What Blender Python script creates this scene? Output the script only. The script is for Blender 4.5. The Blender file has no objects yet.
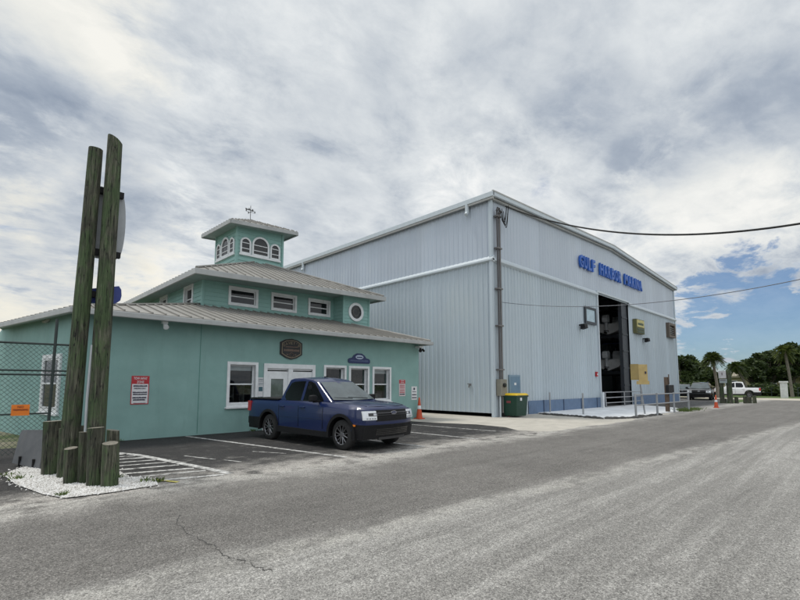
import bpy, bmesh, math, random
from mathutils import Vector, Matrix
import numpy as np
random.seed(7); R = math.radians; PI = math.pi
scene = bpy.context.scene
COL = scene.collection

# ------------------------------------------------------------------ camera
F_, YAW, PIT, ROL, CY = 451.49, 0.76973, 0.092413, 0.001444, 342.11
H = 1.55
_fw = Vector((math.sin(YAW)*math.cos(PIT), math.cos(YAW)*math.cos(PIT), math.sin(PIT)))
_r = Vector((math.cos(YAW), -math.sin(YAW), 0)); _u = _r.cross(_fw)
_r2 = math.cos(ROL)*_r + math.sin(ROL)*_u; _u2 = -math.sin(ROL)*_r + math.cos(ROL)*_u
CAM = Vector((0, 0, H))
def ray(x, y): return _r2*((x-400)/F_) - _u2*((y-CY)/F_) + _fw
def G(x, y, z=0): d = ray(x, y); return CAM + d*((z-H)/d.z)
def onY(x, y, Y): d = ray(x, y); return CAM + d*(Y/d.y)
def onX(x, y, X): d = ray(x, y); return CAM + d*(X/d.x)

cd = bpy.data.cameras.new('camera'); cam = bpy.data.objects.new('camera', cd); COL.objects.link(cam)
cd.sensor_fit = 'HORIZONTAL'; cd.sensor_width = 36; cd.lens = F_/800*36
cd.shift_y = (CY-300)/800; cd.clip_start = 0.05; cd.clip_end = 5000
m = Matrix.Identity(4)
for i in range(3):
    m[i][0] = _r2[i]; m[i][1] = _u2[i]; m[i][2] = -_fw[i]; m[i][3] = CAM[i]
cam.matrix_world = m; scene.camera = cam

# ------------------------------------------------------------------ materials
def nodes(name):
    mt = bpy.data.materials.new(name); mt.use_nodes = True
    nt = mt.node_tree; b = nt.nodes['Principled BSDF']
    return mt, nt, b
def N(nt, t, **kw):
    n = nt.nodes.new(t)
    for k, v in kw.items():
        if k.startswith('in_'):
            n.inputs[k[3:].replace('_', ' ')].default_value = v
        else: setattr(n, k, v)
    return n
def L(nt, a, b): nt.links.new(a, b)
def c4(c): return (c[0], c[1], c[2], 1)
def noise(nt, vec, scale, detail=4, rough=.55, dist=0):
    n = N(nt, 'ShaderNodeTexNoise'); n.inputs['Scale'].default_value = scale
    n.inputs['Detail'].default_value = detail; n.inputs['Roughness'].default_value = rough
    n.inputs['Distortion'].default_value = dist
    if vec is not None: L(nt, vec, n.inputs['Vector'])
    return n.outputs['Fac']
def ramp(nt, fac, stops):
    n = N(nt, 'ShaderNodeValToRGB'); e = n.color_ramp.elements
    while len(e) < len(stops): e.new(.5)
    for k, (p, c) in enumerate(stops):
        e[k].position = p; e[k].color = c4(c) if hasattr(c, '__len__') else (c, c, c, 1)
    L(nt, fac, n.inputs[0]); return n.outputs[0]
def mix(nt, fac, a, b, mode='MIX'):
    n = N(nt, 'ShaderNodeMix', data_type='RGBA', blend_type=mode)
    for sock, v in ((n.inputs[0], fac), (n.inputs[6], a), (n.inputs[7], b)):
        if hasattr(v, 'is_output'): L(nt, v, sock)
        elif hasattr(v, '__len__'): sock.default_value = c4(v)
        else: sock.default_value = v if sock == n.inputs[0] else (v, v, v, 1)
    return n.outputs[2]
def mth(nt, op, a, b=0.0, c=0.0):
    n = N(nt, 'ShaderNodeMath', operation=op)
    for i, v in enumerate((a, b, c)):
        if hasattr(v, 'is_output'): L(nt, v, n.inputs[i])
        else: n.inputs[i].default_value = v
    return n.outputs[0]
def smooth(nt, v, a, b, lo=0., hi=1.):
    n = N(nt, 'ShaderNodeMapRange', interpolation_type='SMOOTHSTEP')
    L(nt, v, n.inputs[0]); n.inputs[1].default_value = a; n.inputs[2].default_value = b
    n.inputs[3].default_value = lo; n.inputs[4].default_value = hi
    return n.outputs[0]
def bump(nt, bs, h, strength, dist):
    n = N(nt, 'ShaderNodeBump'); n.inputs['Strength'].default_value = strength
    n.inputs['Distance'].default_value = dist
    L(nt, h, n.inputs['Height']); L(nt, n.outputs[0], bs.inputs['Normal'])
def wpos(nt, sx=1, sy=1, sz=1):
    g = N(nt, 'ShaderNodeNewGeometry').outputs['Position']
    if (sx, sy, sz) == (1, 1, 1): return g
    v = N(nt, 'ShaderNodeVectorMath', operation='MULTIPLY'); L(nt, g, v.inputs[0]); v.inputs[1].default_value = (sx, sy, sz)
    return v.outputs[0]
def opos(nt, sx=1, sy=1, sz=1):
    g = N(nt, 'ShaderNodeTexCoord').outputs['Object']
    v = N(nt, 'ShaderNodeVectorMath', operation='MULTIPLY'); L(nt, g, v.inputs[0]); v.inputs[1].default_value = (sx, sy, sz)
    return v.outputs[0]
MATS = {}
def mat(name, col, rough=.6, metal=0., var=.12, scale=3., dirt=0., dirtcol=(.12, .1, .08), bmp=0., bscale=40., bdist=.01, spec=.5, coat=0., stretch=(1, 1, 1)):
    if name in MATS: return MATS[name]
    mt, nt, b = nodes(name)
    p = opos(nt, *stretch)
    f = noise(nt, p, scale, 6, .6)
    lo = tuple(max(0, c*(1-var)) for c in col); hi = tuple(min(1, c*(1+var)) for c in col)
    c = ramp(nt, f, [(.3, lo), (.7, hi)])
    if dirt:
        d = noise(nt, opos(nt, 2, 2, .25), scale*1.7, 7, .7)
        c = mix(nt, smooth(nt, d, .5, .8, 0, dirt), c, dirtcol)
    L(nt, c, b.inputs['Base Color'])
    b.inputs['Metallic'].default_value = metal
    b.inputs['Specular IOR Level'].default_value = spec
    b.inputs['Coat Weight'].default_value = coat; b.inputs['Coat Roughness'].default_value = .04
    rr = ramp(nt, noise(nt, p, scale*2.3, 4), [(.3, max(0, rough*.85)), (.7, min(1, rough*1.15))])
    L(nt, rr, b.inputs['Roughness'])
    if bmp: bump(nt, b, noise(nt, p, bscale, 5, .65), bmp, bdist)
    MATS[name] = mt; return mt

white = mat('white_paint', (.72, .74, .75), .45, dirt=.25, dirtcol=(.35, .34, .3))
gutter = mat('gutter_metal', (.38, .39, .385), .45, dirt=.4, dirtcol=(.25, .24, .2), scale=1.5)
teal = mat('teal_stucco', (.225, .375, .35), .75, var=.10, scale=1.2, dirt=.42, dirtcol=(.155, .265, .235), bmp=.5, bscale=55, bdist=.006)
teal_side = mat('teal_siding', (.25, .43, .395), .6, var=.07, scale=2, dirt=.18, dirtcol=(.13, .26, .25))
glass_dark = mat('dark_window_glass', (.012, .014, .016), .04, var=.5, scale=1.2, spec=.6)
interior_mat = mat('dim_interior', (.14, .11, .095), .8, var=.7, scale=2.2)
roof_metal = mat('standing_seam_metal', (.255, .245, .225), .5, metal=.2, var=.14, scale=.8, dirt=.35, dirtcol=(.2, .19, .16))
trim_metal = mat('pale_trim_metal', (.53, .585, .62), .4, var=.05, dirt=.25, dirtcol=(.35, .36, .34))
roof_trim = mat('roof_edge_metal', (.40, .40, .38), .4, dirt=.4, dirtcol=(.15, .14, .12))
blue_band = mat('blue_base_paint', (.115, .18, .29), .55, dirt=.3, dirtcol=(.06, .07, .09))
black_paint = mat('black_paint', (.010, .010, .011), .6, spec=.3)
black_rubber = mat('black_rubber', (.016, .016, .016), .8, var=.3)
black_plastic = mat('black_plastic', (.008, .008, .009), .6, spec=.25, bmp=.2, bscale=200, bdist=.002)
dark_steel = mat('dark_steel', (.045, .052, .062), .5, metal=.3, dirt=.4, dirtcol=(.09, .05, .03))
galv = mat('galvanised_pipe', (.34, .35, .36), .4, metal=.6, dirt=.35, dirtcol=(.2, .15, .11))
conduit = mat('grey_conduit', (.16, .15, .145), .5, dirt=.3)
chrome = mat('chrome', (.6, .6, .62), .12, metal=1., var=.05)
red_paint = mat('sign_red', (.42, .02, .03), .5)
orange_paint = mat('orange_plastic', (.50, .07, .02), .55, dirt=.4, dirtcol=(.2, .06, .04))
sign_orange = mat('sign_orange', (.85, .22, .02), .5)
blue_letter = mat('blue_letter_paint', (.02, .11, .45), .4)
navy = mat('navy_sign_paint', (.012, .025, .10), .45)
cobalt = mat('cobalt_sign_paint', (.015, .035, .22), .4)
grey_sign = mat('sign_back_grey', (.36, .38, .40), .55, dirt=.3)
slate = mat('slate_grey_board', (.10, .105, .11), .6, dirt=.3, dirtcol=(.16, .15, .13))
yellow = mat('faded_yellow', (.47, .345, .14), .6, dirt=.35, dirtcol=(.35, .26, .12))
yellow_lid = mat('yellow_plastic_lid', (.78, .52, .02), .45)
bin_green = mat('dark_green_plastic', (.008, .045, .028), .45)
ink = mat('sign_ink', (.02, .02, .05), .6)
gold_ink = mat('tarnished_gold_ink', (.22, .18, .12), .5)
fence_dark = mat('green_black_fence', (.022, .035, .032), .5)
window_blue = mat('bright_poster', (.38, .50, .56), .3, var=.15)

def sheet_metal(name, col):
    mt, nt, b = nodes(name); P = wpos(nt)
    sp_ = N(nt, 'ShaderNodeSeparateXYZ'); L(nt, P, sp_.inputs[0])
    sh = mth(nt, 'FLOOR', mth(nt, 'DIVIDE', mth(nt, 'ADD', sp_.outputs[0], sp_.outputs[1]), .92))
    wn = N(nt, 'ShaderNodeTexWhiteNoise', noise_dimensions='1D'); L(nt, sh, wn.inputs['W'])
    c = mix(nt, 1.0, col, ramp(nt, wn.outputs['Value'], [(0, .93), (1, 1.05)]), 'MULTIPLY')     # sheets of slightly different batches
    st = noise(nt, wpos(nt, 3.5, 3.5, .12), 1.6, 7, .65)
    c = mix(nt, smooth(nt, st, .5, .78, 0, .5), c, tuple(x*.72 for x in col))                     # rain streaks
    bl_ = noise(nt, wpos(nt, .5, .5, .35), .9, 6, .6)
    c = mix(nt, smooth(nt, bl_, .5, .75, 0, .35), c, (col[0]*1.1, col[1]*1.06, col[2]*.98))      # chalking
    rs = noise(nt, wpos(nt, 9, 9, .5), 1.1, 5, .7)
    c = mix(nt, smooth(nt, rs, .70, .80, 0, .45), c, (.26, .19, .13))
    L(nt, c, b.inputs['Base Color']); b.inputs['Roughness'].default_value = .42
    dent = noise(nt, wpos(nt, 1.2, 1.2, .7), 1.3, 3, .5); bump(nt, b, dent, .35, .05)
    return mt
side_metal = sheet_metal('ribbed_wall_metal', (.475, .54, .585)); fasc_metal = sheet_metal('flat_wall_metal', (.485, .54, .61))
def glazing():
    mt, nt, b = nodes('clear_window_glass'); nt.nodes.remove(b)
    tr = N(nt, 'ShaderNodeBsdfTransparent'); tr.inputs[0].default_value = (.62, .66, .66, 1)
    gl = N(nt, 'ShaderNodeBsdfGlossy'); gl.inputs['Roughness'].default_value = .02
    fc = N(nt, 'ShaderNodeLayerWeight'); fc.inputs[0].default_value = .5
    ms = N(nt, 'ShaderNodeMixShader'); L(nt, mth(nt, 'MULTIPLY_ADD', mth(nt, 'POWER', fc.outputs['Facing'], 4.0), .85, .07), ms.inputs[0])
    L(nt, tr.outputs[0], ms.inputs[1]); L(nt, gl.outputs[0], ms.inputs[2]); L(nt, ms.outputs[0], nt.nodes['Material Output'].inputs[0])
    return mt
clear_glass = glazing()
def wood_mat():
    mt, nt, b = nodes('weathered_piling')
    p = opos(nt, 14, 14, 1.1)
    g = noise(nt, p, 1.6, 8, .7, .6)
    c = ramp(nt, g, [(.28, (.012, .013, .009)), (.5, (.058, .058, .040)), (.72, (.16, .155, .115))])
    mo = noise(nt, opos(nt, 2, 2, .8), 2.2, 6, .65)
    c = mix(nt, smooth(nt, mo, .40, .58, 0, .72), c, mix(nt, g, (.014, .034, .012), (.075, .125, .042)))
    oi = N(nt, 'ShaderNodeObjectInfo').outputs['Random']
    c = mix(nt, 1.0, c, ramp(nt, oi, [(0, .85), (1, 1.4)]), 'MULTIPLY')
    fg = noise(nt, opos(nt, 46, 46, 2.2), 1.3, 6, .7)
    c = mix(nt, 1.0, c, ramp(nt, fg, [(.3, .45), (.5, 1.0), (.7, 1.65)]), 'MULTIPLY')
    sl_ = noise(nt, opos(nt, 11, 11, .55), 1.2, 4, .55, .3)
    spl = smooth(nt, mth(nt, 'ABSOLUTE', mth(nt, 'SUBTRACT', sl_, .5)), .012, .0)
    c = mix(nt, spl, c, (.006, .006, .005))
    k = noise(nt, opos(nt, 5, 5, 1.5), 3, 3, .6)
    c = mix(nt, smooth(nt, k, .62, .72, 0, .7), c, (.012, .012, .008))
    L(nt, c, b.inputs['Base Color']); b.inputs['Roughness'].default_value = .85
    bump(nt, b, mth(nt, 'SUBTRACT', mth(nt, 'MULTIPLY_ADD', fg, .5, g), spl), 1.0, .03)
    return mt
wood = wood_mat()
end_grain = mat('cut_piling_end', (.19, .175, .14), .85, var=.3, scale=25)

def asphalt(name, base, speck, kind):
    mt, nt, b = nodes(name)
    P = wpos(nt)
    big = noise(nt, P, .35, 5, .6)
    mid = noise(nt, P, 2.2, 6, .65)
    fine = noise(nt, P, 75, 3, .7)
    fine2 = noise(nt, P, 210, 2, .6)
    vor = N(nt, 'ShaderNodeTexVoronoi'); vor.inputs['Scale'].default_value = 95; L(nt, P, vor.inputs['Vector'])
    c = ramp(nt, fine, [(.34, tuple(x*.45 for x in base)), (.5, base), (.68, speck)])
    c = mix(nt, smooth(nt, mth(nt, 'ADD', big, mth(nt, 'MULTIPLY', mid, .6)), .55, 1.05), mix(nt, .4, c, tuple(x*.8 for x in base)), mix(nt, .22, c, speck))
    sep = N(nt, 'ShaderNodeSeparateXYZ'); L(nt, P, sep.inputs[0]); X, Y = sep.outputs[0], sep.outputs[1]
    wob = mth(nt, 'MULTIPLY_ADD', noise(nt, wpos(nt, .5, 1, 1), .55, 7, .68), 2.4, -1.2)
    Yw = mth(nt, 'ADD', Y, wob)
    light = tuple(min(1, x) for x in (.40, .385, .355))
    if kind == 'road':
        # pale worn band along the lot edge, and the paler travelled lane with streaks of loose aggregate
        e = mth(nt, 'MULTIPLY', smooth(nt, Yw, 6.2, 7.5), smooth(nt, Yw, 9.4, 8.4))
        e = mth(nt, 'MULTIPLY', e, smooth(nt, mid, .34, .56, .2, .95))
        c = mix(nt, e, c, mix(nt, fine, (.30, .285, .26), (.58, .56, .52)))
        Yl = mth(nt, 'MULTIPLY_ADD', X, .09, Y)
        Ylw = mth(nt, 'ADD', Yl, mth(nt, 'MULTIPLY', wob, .35))
        lane = smooth(nt, Ylw, 4.6, 3.7)
        # tyre streaks along the road: some swept pale, some worn dark
        st = noise(nt, wpos(nt, .07, 1.5, 1), 1.5, 8, .66, .25)
        st2 = noise(nt, wpos(nt, .12, 3.2, 1), 1.7, 7, .66, .4)
        sv = mth(nt, 'ADD', mth(nt, 'MULTIPLY', st, .65), mth(nt, 'MULTIPLY', st2, .35))
        pale = mth(nt, 'MULTIPLY', smooth(nt, sv, .44, .60), smooth(nt, mid, .3, .55, .45, 1.))
        pale = mth(nt, 'MULTIPLY', pale, mth(nt, 'MULTIPLY_ADD', lane, .40, .08))
        c = mix(nt, mth(nt, 'MULTIPLY', lane, .45), c, mix(nt, fine, (.27, .265, .25), (.42, .41, .385)))
        c = mix(nt, pale, c, mix(nt, fine, (.36, .35, .33), (.60, .585, .55)))
        edge = mth(nt, 'MULTIPLY', smooth(nt, Ylw, 4.35, 4.1), smooth(nt, Ylw, 3.75, 3.95))
        c = mix(nt, mth(nt, 'MULTIPLY', edge, smooth(nt, mid, .38, .6, .05, .55)), c, (.44, .425, .39))
        c = mix(nt, smooth(nt, sv, .44, .34, 0, .45), c, tuple(x*.62 for x in base))
        oil = noise(nt, wpos(nt, .6, 1.2, 1), .9, 5, .6)
        c = mix(nt, smooth(nt, oil, .60, .74, 0, .45), c, tuple(x*.5 for x in base))
    else:
        e = smooth(nt, Yw, 9.0, 7.5)
        e = mth(nt, 'MULTIPLY', e, smooth(nt, mid, .33, .56, .2, 1.))
        c = mix(nt, e, c, mix(nt, fine, (.28, .265, .24), (.58, .55, .51)))
        e2 = mth(nt, 'MULTIPLY', smooth(nt, mid, .54, .68, 0, .5), smooth(nt, Yw, 13, 9))
        c = mix(nt, e2, c, (.25, .24, .22))
        oil = noise(nt, P, .9, 4, .6)
        c = mix(nt, smooth(nt, oil, .58, .72, 0, .6), c, tuple(x*.4 for x in base))
    # loose aggregate: every little stone its own tone
    g1 = N(nt, 'ShaderNodeTexVoronoi'); g1.inputs['Scale'].default_value = 105; L(nt, P, g1.inputs['Vector'])
    g2 = N(nt, 'ShaderNodeTexVoronoi'); g2.inputs['Scale'].default_value = 52; L(nt, P, g2.inputs['Vector'])
    s1 = N(nt, 'ShaderNodeSeparateColor'); L(nt, g1.outputs['Color'], s1.inputs[0]); s2 = N(nt, 'ShaderNodeSeparateColor'); L(nt, g2.outputs['Color'], s2.inputs[0])
    gr = ramp(nt, s1.outputs[0], [(0, .46), (.3, .84), (.7, 1.05), (1, 1.55)])
    gr2 = ramp(nt, s2.outputs[1], [(0, .82), (.5, 1.0), (1, 1.2)])
    c = mix(nt, 1.0, mix(nt, 1.0, c, gr, 'MULTIPLY'), gr2, 'MULTIPLY')
    L(nt, c, b.inputs['Base Color']); b.inputs['Roughness'].default_value = .9
    b.inputs['Specular IOR Level'].default_value = .3
    h = mth(nt, 'ADD', mth(nt, 'MULTIPLY', vor.outputs['Distance'], -.8), fine)
    bump(nt, b, h, .8, .012)
    return mt
road_mat = asphalt('worn_road_asphalt', (.155, .147, .137), (.29, .275, .255), 'road')
lot_mat = asphalt('dark_lot_asphalt', (.034, .033, .033), (.085, .082, .08), 'lot')
yard_mat = asphalt('yard_asphalt', (.10, .098, .094), (.18, .175, .17), 'yard')

def concrete(name, base, stain=.5):
    mt, nt, b = nodes(name); P = wpos(nt)
    c = ramp(nt, noise(nt, P, 1.1, 7, .65), [(.3, tuple(x*.78 for x in base)), (.7, tuple(min(1, x*1.12) for x in base))])
    c = mix(nt, smooth(nt, noise(nt, P, 2.7, 6, .7), .52, .75, 0, stain), c, tuple(x*.55 for x in base))
    c = mix(nt, .35, c, noise(nt, P, 90, 3, .7), 'OVERLAY')
    L(nt, c, b.inputs['Base Color']); b.inputs['Roughness'].default_value = .85
    bump(nt, b, noise(nt, P, 60, 4, .7), .4, .005)
    return mt
apron_mat = concrete('sandy_concrete', (.47, .44, .385))
pad_mat = concrete('white_concrete', (.78, .79, .80), .15)
walk_mat = concrete('pale_walk', (.46, .42, .35), .3)
def ground_mat():
    mt, nt, b = nodes('sandy_grass_ground'); P = wpos(nt)
    a = noise(nt, P, .25, 6, .65); f = noise(nt, P, 14, 5, .7)
    c = mix(nt, smooth(nt, a, .42, .6), mix(nt, f, (.03, .05, .015), (.09, .12, .035)), mix(nt, f, (.13, .115, .08), (.3, .27, .2)))
    L(nt, c, b.inputs['Base Color']); b.inputs['Roughness'].default_value = .95
    bump(nt, b, f, .8, .05); return mt
def grass_mat():
    mt, nt, b = nodes('lawn_grass'); P = wpos(nt)
    c = ramp(nt, noise(nt, P, 1.3, 8, .7), [(.3, (.035, .065, .015)), (.55, (.075, .12, .03)), (.75, (.14, .15, .05))])
    L(nt, c, b.inputs['Base Color']); b.inputs['Roughness'].default_value = .95
    bump(nt, b, noise(nt, P, 12, 5, .7), .8, .06); return mt
def paint_mat():
    mt, nt, b = nodes('worn_road_paint'); P = wpos(nt)
    c = ramp(nt, noise(nt, P, 9, 6, .7), [(.38, (.085, .083, .08)), (.50, (.40, .395, .38)), (.68, (.66, .66, .64))])
    L(nt, c, b.inputs['Base Color']); b.inputs['Roughness'].default_value = .8
    return mt
paint = paint_mat()
def leaf_mat(name, a, b_):
    mt, nt, b = nodes(name)
    rnd = N(nt, 'ShaderNodeNewGeometry').outputs['Random Per Island']
    c = ramp(nt, rnd, [(0, a), (1, b_)])
    L(nt, c, b.inputs['Base Color']); b.inputs['Roughness'].default_value = .55
    b.inputs['Specular IOR Level'].default_value = .35
    # thin leaves let some light through
    tr = N(nt, 'ShaderNodeBsdfTranslucent'); L(nt, c, tr.inputs[0])
    ms = N(nt, 'ShaderNodeMixShader'); ms.inputs[0].default_value = .3
    L(nt, b.outputs[0], ms.inputs[1]); L(nt, tr.outputs[0], ms.inputs[2])
    L(nt, ms.outputs[0], nt.nodes['Material Output'].inputs[0])
    return mt
oak_leaf = leaf_mat('oak_leaves', (.018, .034, .010), (.065, .095, .025))
bush_leaf = leaf_mat('bush_leaves', (.022, .042, .012), (.08, .115, .03))
palm_leaf = leaf_mat('palm_leaves', (.03, .05, .012), (.09, .12, .03))
pale_palm_leaf = leaf_mat('pale_palm_leaves', (.05, .075, .016), (.13, .155, .04))
weed_leaf = leaf_mat('weed_leaves', (.05, .09, .02), (.14, .19, .05))
bark = mat('tree_bark', (.09, .075, .058), .9, var=.35, scale=8, bmp=.8, bscale=20, bdist=.03)
palm_bark = mat('palm_bark', (.17, .15, .12), .9, var=.3, scale=6, bmp=.7, bscale=18, bdist=.03)

# ------------------------------------------------------------------ mesh builder
class MB:
    def __init__(s): s.v = []; s.f = []; s.m = []; s.sm = []
    def add(s, vs, fs, mi=0, smooth=False):
        o = len(s.v); s.v += [tuple(v) for v in vs]
        for f in fs: s.f.append(tuple(i+o for i in f)); s.m.append(mi); s.sm.append(smooth)
        return s
    def quad(s, a, b, c, d, mi=0): return s.add([a, b, c, d], [(0, 1, 2, 3)], mi)
    def poly(s, pts, mi=0): return s.add(pts, [tuple(range(len(pts)))], mi)
    def box(s, lo, hi, mi=0, rz=0, pivot=None):
        x0, y0, z0 = lo; x1, y1, z1 = hi
        vs = [Vector(p) for p in ((x0,y0,z0),(x1,y0,z0),(x1,y1,z0),(x0,y1,z0),(x0,y0,z1),(x1,y0,z1),(x1,y1,z1),(x0,y1,z1))]
        if rz:
            pv = Vector(pivot) if pivot else (vs[0]+vs[6])/2
            M_ = Matrix.Rotation(rz, 3, 'Z'); vs = [M_ @ (v-pv)+pv for v in vs]
        return s.add(vs, [(0,3,2,1),(4,5,6,7),(0,1,5,4),(1,2,6,5),(2,3,7,6),(3,0,4,7)], mi)
    def obox(s, o, a, b, c, mi=0):   # oriented box: corner + three edge vectors
        o, a, b, c = map(Vector, (o, a, b, c))
        vs = [o, o+a, o+a+b, o+b, o+c, o+a+c, o+a+b+c, o+b+c]
        return s.add(vs, [(0,3,2,1),(4,5,6,7),(0,1,5,4),(1,2,6,5),(2,3,7,6),(3,0,4,7)], mi)
    def tube(s, pts, r, n=8, mi=0, caps=True, smooth=True):
        pts = [Vector(p) for p in pts]; rs = r if hasattr(r, '__len__') else [r]*len(pts)
        up = Vector((0, 0, 1)); vs = []; fs = []; prev = None
        for i, p in enumerate(pts):
            d = (pts[min(i+1, len(pts)-1)] - pts[max(i-1, 0)]).normalized()
            if prev is None:
                a = d.cross(up) if abs(d.z) < .95 else d.cross(Vector((1, 0, 0)))
            else: a = prev - d*prev.dot(d)
            a.normalize(); b = d.cross(a); prev = a
            for k in range(n):
                t = 2*PI*k/n; vs.append(p + (a*math.cos(t)+b*math.sin(t))*rs[i])
        for i in range(len(pts)-1):
            for k in range(n):
                k2 = (k+1) % n; fs.append((i*n+k, i*n+k2, (i+1)*n+k2, (i+1)*n+k))
        s.add(vs, fs, mi, smooth)
        if caps:
            o = len(s.v)-len(vs)
            s.f.append(tuple(o+k for k in reversed(range(n)))); s.m.append(mi); s.sm.append(False)
            s.f.append(tuple(o+(len(pts)-1)*n+k for k in range(n))); s.m.append(mi); s.sm.append(False)
        return s
    def extrude(s, pts, d, mi=0, mi_side=None):   # planar polygon -> prism along vector d
        pts = [Vector(p) for p in pts]; d = Vector(d); n = len(pts)
        s.add(pts + [p+d for p in pts], [tuple(reversed(range(n))), tuple(range(n, 2*n))], mi)
        o = len(s.v)-2*n
        for k in range(n):
            k2 = (k+1) % n
            s.f.append((o+k, o+k2, o+n+k2, o+n+k)); s.m.append(mi if mi_side is None else mi_side); s.sm.append(False)
        return s
    def ring(s, inner, outer, d, mi=0):  # frame between two outlines of the same count, thickness d
        n = len(inner); d = Vector(d)
        vs = [Vector(p) for p in inner]+[Vector(p) for p in outer]
        vs += [p+d for p in vs]
        fs = []
        for k in range(n):
            k2 = (k+1) % n
            fs += [(2*n+k, 2*n+k2, 3*n+k2, 3*n+k), (n+k, n+k2, k2, k), (n+k2, n+k, 3*n+k, 3*n+k2), (k, k2, 2*n+k2, 2*n+k)]
        return s.add(vs, fs, mi)
    def lathe(s, prof, axis='z', n=24, mi=0, smooth=True, c=(0, 0, 0)):  # prof: (r, h)
        vs = []; fs = []
        for r, h in prof:
            for k in range(n):
                t = 2*PI*k/n; a, b = r*math.cos(t), r*math.sin(t)
                p = {'z': (a, b, h), 'y': (a, h, b), 'x': (h, a, b)}[axis]
                vs.append((p[0]+c[0], p[1]+c[1], p[2]+c[2]))
        for i in range(len(prof)-1):
            for k in range(n):
                k2 = (k+1) % n; fs.append((i*n+k, i*n+k2, (i+1)*n+k2, (i+1)*n+k))
        return s.add(vs, fs, mi, smooth)
    def build(s, name, mats, parent=None, off=None, fix=True, sharp=40):
        me = bpy.data.meshes.new(name)
        vs = s.v
        if off is not None: vs = [(v[0]-off[0], v[1]-off[1], v[2]-off[2]) for v in vs]
        me.from_pydata(vs, [], s.f)
        for mt in (mats if isinstance(mats, (list, tuple)) else [mats]): me.materials.append(mt)
        me.polygons.foreach_set('material_index', s.m); me.polygons.foreach_set('use_smooth', s.sm)
        if fix:
            bm = bmesh.new(); bm.from_mesh(me); bmesh.ops.recalc_face_normals(bm, faces=bm.faces); bm.to_mesh(me); bm.free()
        if any(s.sm): me.set_sharp_from_angle(angle=R(sharp))
        me.update()
        o = bpy.data.objects.new(name, me); COL.objects.link(o)
        if parent is not None: o.parent = parent
        return o
def bevel(o, w, seg=2, ang=35):
    md = o.modifiers.new('bevel', 'BEVEL'); md.width = w; md.segments = seg; md.limit_method = 'ANGLE'; md.angle_limit = R(ang)
    md.harden_normals = False
    return o
def tag(o, label=None, cat=None, group=None, kind=None):
    if label: o['label'] = label
    if cat: o['category'] = cat
    if group: o['group'] = group
    if kind: o['kind'] = kind
    return o
def islands(mb):
    par = list(range(len(mb.v)))
    def find(i):
        while par[i] != i: par[i] = par[par[i]]; i = par[i]
        return i
    key = {}
    for i, v in enumerate(mb.v):
        k = (round(v[0], 3), round(v[1], 3), round(v[2], 3))
        if k in key: par[find(i)] = find(key[k])
        else: key[k] = i
    for f in mb.f:
        for i in f[1:]: par[find(i)] = find(f[0])
    groups = {}
    for f, m_, sm in zip(mb.f, mb.m, mb.sm): groups.setdefault(find(f[0]), []).append((f, m_, sm))
    out = []
    for fl in groups.values():
        n_ = MB(); idx = {}
        for f, m_, sm in fl:
            for i in f:
                if i not in idx: idx[i] = len(n_.v); n_.v.append(mb.v[i])
            n_.f.append(tuple(idx[i] for i in f)); n_.m.append(m_); n_.sm.append(sm)
        out.append(n_)
    return out
class Thing:
    def __init__(s, name, label, cat, loc=(0, 0, 0), rz=0, group=None, world=True):
        s.o = bpy.data.objects.new(name, None); COL.objects.link(s.o); s.o.empty_display_size = .2
        s.o.location = loc; s.o.rotation_euler = (0, 0, rz); s.loc = loc; s.world = world
        tag(s.o, label, cat, group)
    def pieces(s, name, mb, mats, parent=None, **kw):   # every loose piece a part of its own
        return [s.part(name, p_, mats, parent, **kw) for p_ in islands(mb)]
    def rows(s, name, mb, mats, parent=None):            # one part per line of writing
        g = {}
        for p_ in islands(mb):
            zs = [v[2] for v in p_.v]; k = round((min(zs)+max(zs))/2/.035)
            k = k if k in g or k-1 not in g else k-1
            g.setdefault(k, MB()).add(p_.v, p_.f)
        return [s.part(name, q_, mats, parent) for q_ in g.values()]
    def part(s, name, mb, mats, parent=None, label=None, **kw):
        o = mb.build(name, mats, parent or s.o, s.loc if s.world else None, **kw)
        if label: o['label'] = label
        return o
def one(name, mb, mats, label, cat, loc, group=None, **kw):   # a thing that is one mesh
    o = mb.build(name, mats, None, loc, **kw); o.location = loc
    return tag(o, label, cat, group)
def structure(name, mb, mats, **kw):
    o = mb.build(name, mats, **kw); o['kind'] = 'structure'; return o
def copy_tree(o, parent=None):
    c = o.copy(); COL.objects.link(c)
    if parent is not None: c.parent = parent
    for ch in list(o.children): copy_tree(ch, c)
    return c

FONT_CACHE = {}
def text_mesh(txt, bold=0.0, extrude=.01):
    key = (txt, bold, extrude)
    if key in FONT_CACHE: return FONT_CACHE[key]
    cu = bpy.data.curves.new('lettering', 'FONT'); cu.body = txt; cu.size = 1; cu.offset = bold; cu.extrude = extrude; cu.resolution_u = 3
    ob = bpy.data.objects.new('lettering', cu); COL.objects.link(ob)
    dg = bpy.context.evaluated_depsgraph_get(); dg.update()
    me = bpy.data.meshes.new_from_object(ob.evaluated_get(dg))
    vs = [v.co.copy() for v in me.vertices]; fs = [tuple(p.vertices) for p in me.polygons]
    bpy.data.objects.remove(ob); bpy.data.curves.remove(cu); bpy.data.meshes.remove(me)
    FONT_CACHE[key] = (vs, fs); return vs, fs
def put_text(mb, txt, O, u, v, n, w, h, bold=0., thick=.01, mi=0, fill=True):
    """text in the box with lower-left O, width w along u, height h along v, standing off n"""
    vs, fs = text_mesh(txt, bold, .5)
    x0 = min(p.x for p in vs); x1 = max(p.x for p in vs); y0 = min(p.y for p in vs); y1 = max(p.y for p in vs)
    O, u, v, n = map(Vector, (O, u, v, n))
    mb.add([O + u*((p.x-x0)/(x1-x0)*w) + v*((p.y-y0)/(y1-y0)*h) + n*((p.z+.5)*thick) for p in vs], fs, mi)

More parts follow.
